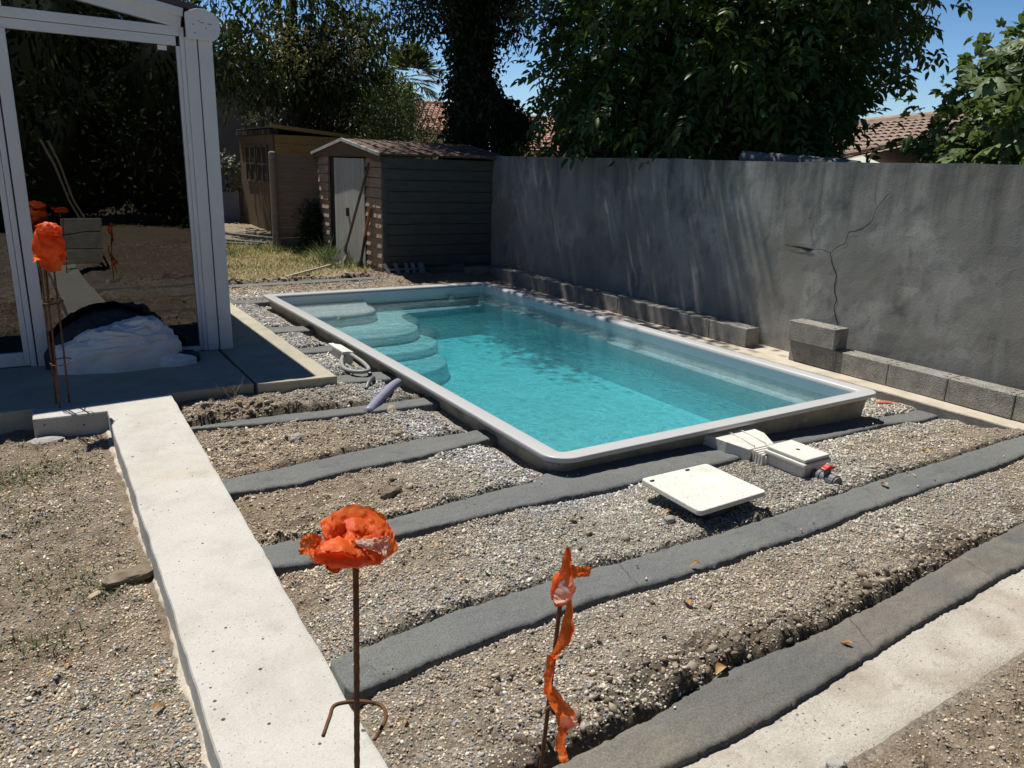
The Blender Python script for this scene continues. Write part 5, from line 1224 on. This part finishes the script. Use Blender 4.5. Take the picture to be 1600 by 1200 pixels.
house('pink tiled house further left, glimpsed between dark hedge and ivy clad trunk', (17.0, 47.5, 5.0), (23.5, 43.4, 5.0), (-.55, -.83, -.38), 3.5, M['tile'], wid=.32, drop=.4, length=5.0)
house('low outbuilding with old brown canal tiles behind the garden wall, beside the fig tree', (18.8, 14.5, 2.80), (15.0, 6.7, 2.80), (-.88, .43, -.25), 2.6, M['old_tile'], wid=.25, drop=.36, length=5.4, wm='far_wall')
m = MB()
for k in range(4):
    a = np.array([6.83+.07*k, 6.02-.30*k, 1.765-.018*k]); m.tube([tuple(a), tuple(a+np.array([.06, -.34, -.02]))], [.085, .072], 12)
tag(m.build('roof_ridge', M['far_wall'], smooth=True), 'grey weathered row of ridge tiles showing just above the garden wall', 'roof ridge')
an = thing('aerial', 'thin television aerial on a mast against the sky above the palm', 'aerial', (13.3, 30, 0))
m = MB(); m.tube([(13.3, 30, 0), (13.3, 30, 6.3)], .025, 6); m.build('mast', M['dark_iron'], an)
m = MB(); m.tube([(12.8, 30.1, 6.1), (13.8, 29.9, 6.1)], .012, 5); [m.tube([(12.85+.2*k, 29.8, 6.1), (12.85+.2*k, 30.4, 6.1)], .008, 5) for k in range(5)]; m.build('antenna_bars', M['dark_iron'], an)

# ================================================================ TREES
def leaf_mesh(P, A, Nn, L_, W_, fold=.25, droop=.25):
    """P base (n,3), A leaf axis, Nn leaf normal; 8-vertex folded leaves"""
    n = len(P); A = A/np.linalg.norm(A, axis=1)[:, None]; S = np.cross(A, Nn); S /= np.linalg.norm(S, axis=1)[:, None]+1e-9; U = np.cross(S, A)
    L_ = L_[:, None]; W_ = W_[:, None]
    def pt(t, s, h): return P+A*L_*t+S*W_*s+U*W_*h-U*L_*droop*t*t
    V = np.stack([pt(0, 0, 0), pt(1, 0, 0), pt(.33, .46, fold), pt(.70, .36, fold*.8), pt(.33, -.46, fold), pt(.70, -.36, fold*.8), pt(.33, 0, 0), pt(.70, 0, 0)], 1).reshape(-1, 3)
    f = np.array([(0, 6, 2, 2), (0, 4, 6, 6), (2, 6, 7, 3), (6, 4, 5, 7), (3, 7, 1, 1), (7, 5, 1, 1)])
    tri = np.array([(0, 6, 2), (0, 4, 6), (2, 6, 7), (2, 7, 3), (6, 4, 5), (6, 5, 7), (3, 7, 1), (7, 5, 1)])
    F = (tri[None]+8*np.arange(n)[:, None, None]).reshape(-1, 3)
    return V, F
def clumps(rng, n, c, r, shell=.55, keep=None):
    """clump centres in an ellipsoid, denser towards its surface"""
    d = rng.normal(size=(n*3, 3)); d /= np.linalg.norm(d, axis=1)[:, None]
    q = rng.uniform(0, 1, n*3)**(1/3.); q = shell+(1-shell)*q
    q = np.where(rng.uniform(0, 1, n*3) < .25, q*rng.uniform(.2, 1, n*3), q)
    lump = 1+.22*fbm(d*2.2+c[0], int(abs(c[1]*10)) % 99, 3)
    p = np.array(c)+d*(q*lump)[:, None]*np.array(r)
    if keep is not None: k = keep(p); p, d = p[k], d[k]
    return p[:n], d[:n]
def foliage(rng, cen, out, per, sig, ll, lw, hang=.3, spread=.8):
    n = len(cen)*per
    P = np.repeat(cen, per, 0)+rng.normal(size=(n, 3))*sig*np.array([1, 1, .8])
    A = np.repeat(out, per, 0)*.6+rng.normal(size=(n, 3))*spread; A[:, 2] -= hang
    Nn = rng.normal(size=(n, 3))*.6+np.array([0, 0, 1]); L_ = ll*np.exp(rng.normal(0, .22, n)); W_ = lw*np.exp(rng.normal(0, .2, n))
    return leaf_mesh(P, A, Nn, L_, W_)
def sprigs(rng, cen, out, per, sig, ll, lw, nl=7, rachis=.26, hang=.45):
    """compound leaves: leaflets in pairs along a drooping stalk"""
    n = len(cen)*per
    B = np.repeat(cen, per, 0)+rng.normal(size=(n, 3))*sig
    D = np.repeat(out, per, 0)*.8+rng.normal(size=(n, 3))*.7; D[:, 2] -= hang*.5; D /= np.linalg.norm(D, axis=1)[:, None]
    up = np.array([0, 0, 1.])+rng.normal(size=(n, 3))*.3; S = np.cross(D, up); S /= np.linalg.norm(S, axis=1)[:, None]; U = np.cross(S, D)
    P, A, Nn, LL, WW = [], [], [], [], []
    for k in range(nl):
        t = .25+.75*((k//2)/((nl-1)/2)); sd = 0 if k == nl-1 else (1 if k % 2 else -1)
        base = B+D*(rachis*t)-np.array([0, 0, 1])*rachis*.5*hang*t*t
        ax = D*(1 if sd == 0 else .55)+S*sd*.85; ax = ax+rng.normal(size=ax.shape)*.15; ax[:, 2] -= hang*.8*t
        P.append(base); A.append(ax); Nn.append(U+rng.normal(size=U.shape)*.25); s_ = (.65+.5*t)*np.exp(rng.normal(0, .12, n)); LL.append(ll*s_); WW.append(lw*s_)
    return leaf_mesh(np.concatenate(P), np.concatenate(A), np.concatenate(Nn), np.concatenate(LL), np.concatenate(WW))
def trunk_mesh(base, top, r0, r1, limbs, rng, n=12):
    m = MB(); b = np.array(base, float); t = np.array(top, float)
    pts = [b+(t-b)*s+np.array([.12, .1, 0])*math.sin(s*5)*r0 for s in np.linspace(0, 1, 7)]
    m.tube(pts, [r0+(r1-r0)*s+(.25*r0*(1-s)**6) for s in np.linspace(0, 1, 7)], n)
    for a, e, r_ in limbs:
        a = np.array(a, float); e = np.array(e, float); mid = (a+e)/2+rng.normal(size=3)*.12+np.array([0, 0, .15])
        m.tube(smooth_path([a, mid, e], 4), list(np.linspace(r_, r_*.25, 9)), 8)
    return m
LM = {'walnut': leafmat('walnut_leaf', (.020, .046, .010), (.078, .135, .024), .45, .30, 1.3),
      'dark': leafmat('dark_leaf', (.009, .018, .007), (.028, .046, .016), .6, .12, 1.5),
      'olive': leafmat('olive_leaf', (.015, .026, .009), (.062, .078, .022), .5, .24, 1.2),
      'fig': leafmat('fig_leaf', (.055, .10, .028), (.16, .23, .08), .5, .30, 1.6),
      'bright': leafmat('bright_leaf', (.05, .09, .018), (.14, .20, .05), .5, .35, 2),
      'hedge': leafmat('hedge_leaf', (.014, .028, .008), (.055, .085, .018), .5, .2, 1.2),
      'palm': leafmat('palm_leaf', (.035, .06, .014), (.12, .15, .04), .4, .2, 3),
      'pale': leafmat('pale_leaf', (.12, .14, .10), (.32, .33, .26), .5, .2, 4),
      'blossom': leafmat('blossom', (.20, .18, .06), (.38, .33, .14), .7, .3, 6)}
def tree(name, label, cat, base, trunk, parts):
    t = thing(name, label, cat, base)
    if trunk is not None: trunk.build('trunk', M['bark'], t, smooth=True)
    for nm, (V, F), mm in parts: obj(nm, V, F, mm, t)
    return t
def join(*vf):
    V, F, k = [], [], 0
    for v, f in vf: V.append(v); F.append(f+k); k += len(v)
    return np.concatenate(V), np.concatenate(F)

# the walnut behind the wall: its crown hangs over the far half of the wall only
rng = np.random.default_rng(101)
def keep_wal(p):
    lim = np.where(p[:, 1] < 6.9, 6.75+.25*(6.9-p[:, 1])*.3, 6.75-.55*np.clip(p[:, 1]-6.9, 0, 2.2))
    q = p[:, 0]/p[:, 1]
    right = np.interp(p[:, 2], [1.7, 2.3, 2.9, 3.6, 4.6], [1.30, 1.36, 1.44, 1.62, 1.70])
    left = np.interp(p[:, 2], [1.7, 2.4, 3.2, 5.0], [.755, .725, .71, .70])
    n_ = rng.normal(0, .02, len(p))
    return (p[:, 0] > lim+rng.normal(0, .06, len(p))) & (p[:, 2] > 1.72) & (q < right+n_) & (q > left+n_) & (p[:, 1] > 6.1)
cW = (8.9, 8.5, 3.75)
c1, d1 = clumps(rng, 1050, cW, (2.7, 3.9, 2.8), .5, keep_wal)
c2, d2 = clumps(rng, 380, (7.6, 8.0, 2.8), (1.6, 3.0, 1.35), .4, keep_wal)
c3, d3 = clumps(rng, 260, (10.2, 7.1, 4.0), (1.6, 1.3, 1.7), .45, keep_wal)
c4, d4 = clumps(rng, 300, (9.2, 7.7, 2.4), (1.6, 2.2, .9), .35, keep_wal)
tr = trunk_mesh((8.9, 8.4, -.2), (8.7, 8.2, 3.2), .24, .15, [((8.75, 8.25, 1.9), (7.2, 9.0, 3.3), .10), ((8.7, 8.2, 2.4), (9.8, 7.0, 3.9), .10), ((8.5, 7.6, 2.8), (7.2, 7.0, 4.6), .08), ((8.5, 7.6, 3.1), (9.6, 8.4, 5.2), .08), ((8.5, 7.6, 2.2), (7.6, 6.2, 2.6), .06)], rng)
tree('walnut_tree', 'big walnut tree with large drooping leaflets, its dark crown hanging over the garden wall', 'tree', (8.9, 8.4, 0), tr,
     [('crown', join(sprigs(rng, c1, d1, 5, .22, .135, .060), sprigs(rng, c2, d2, 5, .2, .135, .060), sprigs(rng, c3, d3, 5, .22, .15, .066), sprigs(rng, c4, d4, 5, .2, .13, .058)), LM['walnut'])])

# ivy clad tree behind the shed
rng = np.random.default_rng(102)
tr = trunk_mesh((7.13, 12.75, -.2), (7.23, 12.9, 6.5), .34, .20, [((7.1, 12.8, 3.2), (6.0, 12.0, 5.2), .12), ((7.1, 12.8, 3.6), (8.3, 12.6, 5.6), .12), ((7.1, 12.9, 4.4), (6.6, 14.2, 6.6), .10)], rng)
zz = np.concatenate([rng.uniform(1.0, 5.6, 1500), rng.normal(2.35, .35, 700)]); an_ = np.concatenate([rng.uniform(0, 2*np.pi, 1500), rng.normal(-.4, .7, 700)]); flare = .27+.14*fbm(np.stack([an_*1.2, zz*1.1], -1), 4, 3)+.75*np.exp(-((zz-2.3)/.45)**2)*np.clip(np.cos(an_+.3), 0, 1)
ci_ = np.stack([7.16+flare*np.cos(an_), 12.8+flare*np.sin(an_), zz], -1); di_ = np.stack([np.cos(an_), np.sin(an_), -.2+0*an_], -1)
cA, dA = clumps(rng, 560, (6.55, 12.2, 6.0), (2.5, 2.7, 2.1), .5, lambda p: ((p[:, 2] > 3.9+.5*np.abs(p[:, 0]-7.1)) | (p[:, 2] > 4.9)) & ((p[:, 0]/p[:, 1] < .655) | (p[:, 2] > 5.2)))
cD, dD = clumps(rng, 330, (6.0, 10.7, 7.3), (2.3, 2.6, 1.5), .4, lambda p: p[:, 2] > 5.7)
cE, dE = clumps(rng, 240, (7.1, 14.4, 7.3), (2.2, 2.0, 1.5), .4, lambda p: p[:, 2] > 6.0)
cB, dB = clumps(rng, 110, (7.75, 12.5, 4.3), (.55, .8, .8), .35, lambda p: p[:, 0]/p[:, 1] < .650)
cC, dC = clumps(rng, 90, (6.15, 12.5, 4.15), (.55, .7, .75), .3)
tree('ivy_clad_tree', 'tall nearly black tree with an ivy covered trunk rising behind the grey shed', 'tree', (7.05, 12.75, 0), tr,
     [('ivy', foliage(rng, ci_, di_, 9, .10, .085, .062, .6), LM['dark']), ('crown', join(foliage(rng, cA, dA, 34, .24, .095, .045, .5), foliage(rng, cB, dB, 26, .2, .09, .042, .5), foliage(rng, cC, dC, 24, .2, .09, .042, .5), foliage(rng, cD, dD, 30, .26, .12, .06, .5), foliage(rng, cE, dE, 30, .26, .12, .06, .5)), LM['dark'])])

# loose evergreen with yellow blossom at the left
rng = np.random.default_rng(103)
tr = trunk_mesh((5.45, 17.8, -.2), (5.75, 18.3, 5.2), .24, .11, [((5.5, 17.9, 2.6), (4.2, 17.4, 4.6), .08), ((5.6, 18.0, 3.0), (6.9, 17.6, 4.9), .08), ((5.6, 18.0, 3.2), (5.0, 17.0, 5.4), .07), ((5.65, 18.1, 3.4), (6.4, 18.6, 6.0), .07), ((5.5, 17.9, 2.2), (6.6, 17.2, 3.4), .05)], rng)
cA, dA = clumps(rng, 210, (5.5, 17.4, 5.0), (2.4, 2.0, 2.3), .45, lambda p: (fbm(p*1.1, 66, 2) > -.18))
cB, dB = clumps(rng, 170, (6.4, 17.6, 3.7), (1.5, 1.0, 1.0), .4, lambda p: p[:, 0]/p[:, 1] < .425)
cC, dC = clumps(rng, 90, (4.3, 16.9, 3.3), (.9, .7, .75), .4)
cE, dE = clumps(rng, 300, (7.45, 19.3, 2.75), (1.75, .6, 1.0), .35, lambda p: p[:, 2] > 1.9)
cD, dD = clumps(rng, 34, (5.5, 16.0, 3.75), (1.2, .4, .55), .4)
tree('evergreen_tree', 'loose evergreen tree with hanging leaves and yellowish blossom behind the summer house', 'tree', (5.45, 17.8, 0), tr,
     [('crown', join(foliage(rng, cA, dA, 28, .22, .18, .056, .9), foliage(rng, cC, dC, 22, .22, .15, .048, .9)), LM['olive']), ('crown', join(foliage(rng, cE, dE, 34, .2, .12, .045, .8), foliage(rng, cB, dB, 26, .22, .15, .05, .9)), LM['dark']),  # lower foliage gets darker leaves: its shade is put into the colour
      ('blossom', foliage(rng, cD, dD, 26, .10, .07, .03, -.4), LM['blossom'])])

# hedge, palm, fig, bushes
rng = np.random.default_rng(104)
cA, dA = clumps(rng, 420, (6.72, 14.9, 1.35), (1.08, .75, 1.50), .7)
tree('conifer_hedge', 'dense dark rounded conifer bush behind the shed roof, left of the ivy clad trunk', 'hedge', (6.45, 14.9, 0), trunk_mesh((6.45, 14.9, -.1), (6.45, 14.9, 2.0), .08, .03, [], rng),
     [('crown', foliage(rng, cA, dA, 40, .17, .075, .022, -.5), LM['hedge'])])
rng = np.random.default_rng(105)
pm = thing('palm_tree', 'small fan palm with sunlit fronds seen between the trees', 'palm', (9.2, 19.7, 0))
trunk_mesh((9.2, 19.7, -.2), (9.2, 19.7, 3.6), .14, .13, [], rng).build('trunk', M['bark'], pm, smooth=True)
PV, PF, k = [], [], 0
for q in range(34):
    az = rng.uniform(0, 2*math.pi); el = R(rng.uniform(-38, 78)); d = np.array([math.cos(az)*math.cos(el), math.sin(az)*math.cos(el), math.sin(el)])
    c = np.array([9.2, 19.7, 3.65])+d*rng.uniform(.35, .55); s = np.cross(d, [0, 0, 1]); s /= np.linalg.norm(s); u = np.cross(s, d)
    nb = 22; a = np.linspace(-1.35, 1.35, nb); A = np.cos(a)[:, None]*d+np.sin(a)[:, None]*s+rng.normal(size=(nb, 3))*.05
    V, F = leaf_mesh(np.repeat(c[None], nb, 0), A, np.repeat(u[None], nb, 0), np.full(nb, .62)*rng.uniform(.85, 1.1, nb), np.full(nb, .045), .2, .22); PV.append(V); PF.append(F+k); k += len(V)
obj('fronds', np.concatenate(PV), np.concatenate(PF), LM['palm'], pm)
rng = np.random.default_rng(106)
kf = lambda p: (p[:, 0] > 6.95) & (p[:, 2] > .3) & (p[:, 0]/p[:, 1] > np.interp(p[:, 2], [1.7, 2.15, 2.5, 2.85], [1.70, 1.72, 1.86, 2.02]))
def lobed(rng, cen, out, per, sig, L_, W_):
    n = len(cen)*per; B = np.repeat(cen, per, 0)+rng.normal(size=(n, 3))*sig
    D = np.repeat(out, per, 0)*.7+rng.normal(size=(n, 3))*.7; D[:, 2] -= .15; D /= np.linalg.norm(D, axis=1)[:, None]
    up = np.array([0, 0, 1.])+rng.normal(size=(n, 3))*.45; S = np.cross(D, up); S /= np.linalg.norm(S, axis=1)[:, None]; U = np.cross(S, D)
    sz = np.exp(rng.normal(0, .25, n)); P, A, NN, LL, WW = [], [], [], [], []
    for a, q in ((0, 1), (.75, .82), (-.75, .82), (1.5, .5), (-1.5, .5)):
        P.append(B); A.append(D*math.cos(a)+S*math.sin(a)); NN.append(U); LL.append(L_*q*sz); WW.append(W_*q**.5*sz)
    return leaf_mesh(np.concatenate(P), np.concatenate(A), np.concatenate(NN), np.concatenate(LL), np.concatenate(WW), .12, .25)
cA, dA = clumps(rng, 300, (9.6, 4.25, 1.75), (2.1, 1.5, 1.22), .6, kf)
cB, dB = clumps(rng, 60, (9.4, 4.2, 2.55), (.9, .7, .5), .3, kf)
tr = trunk_mesh((9.3, 4.2, -.2), (9.3, 4.2, 1.6), .10, .06, [((9.3, 4.2, .9), (8.4, 4.5, 2.0), .045), ((9.3, 4.2, 1.1), (9.5, 3.8, 2.5), .045), ((9.3, 4.2, 1.3), (9.0, 4.9, 2.3), .04)], rng)
tree('fig_tree', 'sunlit fig tree with broad lobed leaves above the right end of the garden wall', 'tree', (9.3, 4.2, 0), tr,
     [('crown', join(lobed(rng, cA, dA, 20, .22, .125, .066), lobed(rng, cB, dB, 16, .18, .125, .066)), LM['fig'])])
rng = np.random.default_rng(107)
cA, dA = clumps(rng, 130, (8.0, 12.2, 1.35), (.85, .8, .75), .5)
tree('bush', 'sunlit light green bush behind the far end of the garden wall', 'bush', (8.0, 12.2, 0), trunk_mesh((8.0, 12.2, -.2), (8.0, 12.2, 1), .05, .03, [], rng), [('crown', foliage(rng, cA, dA, 26, .16, .08, .045, .1), LM['bright'])])
rng = np.random.default_rng(108)
cA, dA = clumps(rng, 60, (7.6, 17.6, 2.9), (.8, .7, .75), .4)
tree('bush', 'yellow green shrub catching the sun beside the palm, above the dark conifer', 'bush', (7.6, 17.6, 0), trunk_mesh((7.6, 17.6, -.2), (7.6, 17.6, 2.6), .06, .03, [], rng), [('crown', foliage(rng, cA, dA, 26, .16, .10, .05, .1), LM['bright'])])
rng = np.random.default_rng(109)
cA, dA = clumps(rng, 30, (4.25, 19.0, 1.2), (.36, .25, .40), .3)
tree('shrub', 'pale leaved shrub on the low bluish wall, left of the summer house', 'shrub', (4.25, 19.0, .8), trunk_mesh((4.25, 19.0, .75), (4.25, 19, 1.3), .03, .015, [], rng), [('crown', foliage(rng, cA, dA, 9, .08, .11, .07, .1), LM['pale'])])
rng = np.random.default_rng(110)
cA, dA = clumps(rng, 26, (4.9, 17.6, 2.42), (.55, .5, .18), .3)
tree('shrub', 'small leafy creeper on the summer house roof', 'shrub', (4.9, 17.6, 2.25), None, [('crown', foliage(rng, cA, dA, 10, .1, .07, .045, -.2), LM['pale'])])
rng = np.random.default_rng(111)
cA, dA = clumps(rng, 80, (4.42, 13.40, .42), (.19, .12, .45), .4)
tree('shrub', 'narrow dark green shrub in front of the fence, beside the shed front', 'shrub', (4.42, 13.40, 0), trunk_mesh((4.42, 13.40, 0), (4.42, 13.40, .7), .02, .01, [], rng), [('crown', foliage(rng, cA, dA, 22, .07, .05, .028, 0), LM['dark'])])
def core(c, r_, seed):  # solid filler added inside the mirrored crowns to block sky gaps
    u = np.linspace(.02, np.pi-.02, 26)[:, None]; th = np.linspace(0, 2*np.pi, 44, endpoint=False)[None]
    d = np.stack([np.sin(u)*np.cos(th), np.sin(u)*np.sin(th), np.cos(u)*np.ones_like(th)], -1)
    return ((np.array(c)+d*(np.array(r_)*(.92+.25*fbm(d*2.5+seed, seed, 3))[..., None])).reshape(-1, 3), grid_faces(26, 44, wrap=True))
# trees behind the photographer: seen only as dark reflections in the panes
for k, (c, r_, n_) in enumerate([((-2.6, -6.5, 2.4), (2.4, 1.6, 2.6), 300), ((.8, -7.5, 2.6), (2.2, 1.6, 2.8), 300), ((3.8, -6.8, 2.5), (2.2, 1.6, 2.7), 300), ((6.4, -5.4, 2.5), (1.8, 1.6, 2.7), 240)]):
    rng = np.random.default_rng(120+k); cA, dA = clumps(rng, n_*2, c, r_, .45)
    tree('garden_tree', ['dark green tree mirrored at the left of the glazing', 'dark green tree mirrored above the block pile in the glazing', 'dark green tree mirrored at the right of the glazing', 'dark green tree mirrored at the far right edge of the glazing'][k], 'tree', (c[0], c[1], 0),
         trunk_mesh((c[0], c[1], -.2), (c[0], c[1], 2.5), .16, .08, [], rng), [('crown', foliage(rng, cA, dA, 40, .28, .11, .055, .3), LM['hedge']), ('sky_gap_filler', core(c, r_, k), LM['dark'])])
for k, (a, b) in enumerate([((.99, .25, .02), (.42, -1.0, 1.75)), ((1.06, .22, .02), (.5, -1.0, 1.72))]):
    m = MB(); m.tube([a, ((a[0]+b[0])/2, (a[1]+b[1])/2, (a[2]+b[2])/2+.01), b], .017, 8); tag(m.build('wooden_pole', M['handle_wood']), ['left', 'right'][k]+' one of two leaning wooden poles mirrored in the glazing', 'pole', 'leaning poles')

# ================================================================ GRASS, WEEDS, DRY LEAVES
rng = np.random.default_rng(140)
def blades(x, y, h, w, lean=.5):
    n = len(x); z = gz(x, y); a = rng.uniform(0, 2*np.pi, n); s = np.stack([np.cos(a), np.sin(a), 0*a], -1)*w[:, None]/2
    d = np.stack([rng.normal(0, lean, n), rng.normal(0, lean, n), np.ones(n)], -1); d /= np.linalg.norm(d, axis=1)[:, None]
    b = np.stack([x, y, z-.004], -1); m_ = b+d*h[:, None]*.6; tp = b+d*h[:, None]+np.stack([d[:, 0], d[:, 1], -np.abs(d[:, 0])], -1)*h[:, None]*.25
    V = np.stack([b-s, b+s, m_+s*.7, m_-s*.7, tp], 1).reshape(-1, 3)
    F = np.array([(0, 1, 2), (0, 2, 3), (3, 2, 4)])[None]+5*np.arange(n)[:, None, None]
    return V, F.reshape(-1, 3)
x = rng.uniform(1.9, 4.55, 30000); y = rng.uniform(10.35, 14.2, 30000); p = np.stack([x, y], -1)
edge = 10.55+.10*(x-2)+.12*fbm(p*2, 9, 3); k = (y > edge) & (rng.uniform(0, 1, len(x)) < .55+.6*fbm(p*1.8, 10, 3)+.25) & ~((x > 4.5) & (y > 10.6)); x, y = x[k], y[k]
tall = np.clip(1.5*np.exp(-((x-4.35)/.28)**2-((y-12.4)/.9)**2), 0, 1.6)+np.clip(.7*sm((y-12.6)/.8), 0, 1)
h = (.05+.10*tall)*np.exp(rng.normal(0, .35, len(x)))
V, F = blades(x, y, h, .008+.004*rng.uniform(0, 1, len(x)), .75)
def tint_mat(name, rough=.7, trans=.2):
    m = bpy.data.materials.new(name); m.use_nodes = True; nt = m.node_tree; b = nt.nodes['Principled BSDF']; at = N(nt, 'ShaderNodeAttribute', attribute_name='tint')
    nt.links.new(at.outputs['Color'], b.inputs['Base Color']); b.inputs['Roughness'].default_value = rough; t = N(nt, 'ShaderNodeBsdfTranslucent'); nt.links.new(at.outputs['Color'], t.inputs['Color'])
    ms = N(nt, 'ShaderNodeMixShader'); ms.inputs[0].default_value = trans; nt.links.new(b.outputs[0], ms.inputs[1]); nt.links.new(t.outputs[0], ms.inputs[2]); nt.links.new(ms.outputs[0], nt.nodes['Material Output'].inputs[0]); return m
M['grass'] = tint_mat('grass')
straw = np.array([(.55, .46, .22), (.46, .39, .16), (.62, .53, .30), (.38, .36, .12)]); green = np.array([(.10, .15, .03), (.15, .19, .05), (.07, .11, .025)])
pg = np.clip(.18+.9*fbm(np.stack([x, y], -1)*2.2, 12, 3)+.55*tall, 0, 1)
col = np.where((rng.uniform(0, 1, len(x)) < pg)[:, None], green[rng.integers(0, 3, len(x))], straw[rng.integers(0, 4, len(x))])*rng.uniform(.75, 1.15, (len(x), 1))
o = obj('dry_grass', V, F, M['grass']); set_color(o, 'tint', np.repeat(col, 5, 0)); tag(o, kind='stuff')
# low weeds in the left yard
wx_, wy_, wh = [], [], []
for (cx_, cy_, r_, n_) in [(-.22, 4.35, .20, 500), (-.05, 4.45, .14, 320), (-.5, 4.1, .25, 360), (-.05, 3.75, .10, 120), (.02, 3.15, .16, 260), (-.10, 2.75, .10, 120), (.12, 3.0, .07, 100), (-.25, 3.3, .25, 200), (.0, 2.35, .05, 30), (.10, 2.05, .04, 22), (-.28, 2.0, .06, 24), (.16, 1.75, .03, 14), (.20, 1.9, .03, 14), (-.1, 1.6, .04, 16), (.23, 2.28, .03, 18), (-.42, 2.3, .10, 40), (.18, 1.45, .03, 12), (-.6, 3.4, .3, 200), (.02, 4.83, .2, 120)]:
    n_ = int(n_*2.2); wx_.append(rng.normal(cx_, r_, n_)); wy_.append(rng.normal(cy_, r_*.6, n_)); wh.append(np.full(n_, .020+.014*rng.uniform()))
x = np.concatenate(wx_); y = np.concatenate(wy_); h = np.concatenate(wh)*np.exp(rng.normal(0, .3, len(x))); k = allowed(x, y); x, y, h = x[k], y[k], h[k]
V, F = blades(x, y, h, np.full(len(x), .0055), .95)
col = np.array([(.12, .16, .06), (.17, .19, .085), (.09, .12, .045), (.26, .24, .12)])[rng.integers(0, 4, len(x))]*rng.uniform(.8, 1.1, (len(x), 1))
o = obj('weeds', V, F, M['grass']); set_color(o, 'tint', np.repeat(col, 5, 0)); tag(o, kind='stuff')
def tuft(label, cx_, cy_, n_, h0, r_, m_col):
    x = rng.normal(cx_, r_, n_); y = rng.normal(cy_, r_, n_); h = h0*np.exp(rng.normal(0, .3, n_)); V, F = blades(x, y, h, np.full(n_, .004), .5)
    o = obj('weed_tuft', V, F, M['grass']); set_color(o, 'tint', np.repeat(np.array(m_col)[rng.integers(0, len(m_col), n_)], 5, 0)); return tag(o, label, 'weed')
tuft('tuft of tall dark weeds at the foot of the fence post', 3.78, 13.4, 160, .22, .16, [(.07, .10, .03), (.12, .15, .05)])
tuft('dry twiggy weed standing against the front edge of the terrace', 1.08, 5.07, 14, .13, .02, [(.30, .24, .15), (.36, .30, .2)])
tuft('single thin dry stalk left of the beam end', .0, 4.98, 5, .15, .008, [(.22, .20, .14)])
def leaf_litter(label, cx_, cy_, L_, ang, zoff=.008, up=.012):
    t = np.linspace(0, 1, 9)[:, None]; s = np.linspace(-1, 1, 5)[None]
    w = L_*.26*np.sin(np.clip(t, .02, .98)*np.pi)**.9*(1-.35*t)
    X = L_*(t-.5)+0*s; Y = w*s; Z = up*(np.abs(s)**1.5)*np.sin(t*np.pi)+up*.8*np.sin(t*3.5+ang)
    c_, s_ = math.cos(ang), math.sin(ang); x = X*c_-Y*s_+cx_; y = X*s_+Y*c_+cy_
    base = float(gz(np.array([cx_]), np.array([cy_]))[0])
    if in_strip(np.array([cx_]), np.array([cy_]))[0]: base = float(zb(np.array([cx_]), np.array([cy_]))[0])+.004
    o = obj('dry_leaf', np.stack([x, y, Z+base+zoff], -1).reshape(-1, 3), grid_faces(9, 5), M['dry_leaf'], smooth=True)
    return tag(o, label, 'dry leaf', 'dry fallen leaves')
for a in [('orange brown dry leaf on the gravel right of the twisted streamer', 2.007, 1.80, .06, 1.1), ('large pale dry leaf lying at the edge of the nearest mortar strip', 1.80, 1.435, .075, .3), ('small reddish dry leaf just left of the large pale one', 1.66, 1.43, .04, -.3),
          ('small tan dry leaf lying on the nearest mortar strip', 2.306, 1.32, .045, 1.9), ('reddish dry leaf on the pale rough slab', 3.30, 1.25, .05, .9), ('small brown dry leaf lower on the pale rough slab', 2.55, 1.06, .04, .2),
          ('yellow brown dry leaf on the gravel at the right, between two long strips', 3.912, 2.18, .07, 1.0), ('reddish dry leaf below the square white cover', 2.50, 2.42, .06, .1), ('tan dry leaf on the dirt above the nearest strip', 2.24, 1.98, .05, -.4),
          ('yellow dry leaf by the upper edge of the second strip, right side', 4.75, 2.42, .08, 1.2), ('reddish dry leaf beside the corner of the square white cover', 2.97, 2.21, .045, 1.3), ('pinkish dry leaf just right of the flower flag stem', .99, 2.62, .06, 1.5),
          ('orange brown dry leaf in the yard beside the beam', .19, 2.18, .05, .6), ('tan dry leaf further left in the yard', -.03, 2.55, .05, 1.4), ('small pale leaf near the beam edge by the bent hook', .80, 1.75, .035, .8),
          ('terracotta coloured leaf by the pool corner on the white gravel', 2.17, 3.28, .05, .9)]:
    leaf_litter(*a)
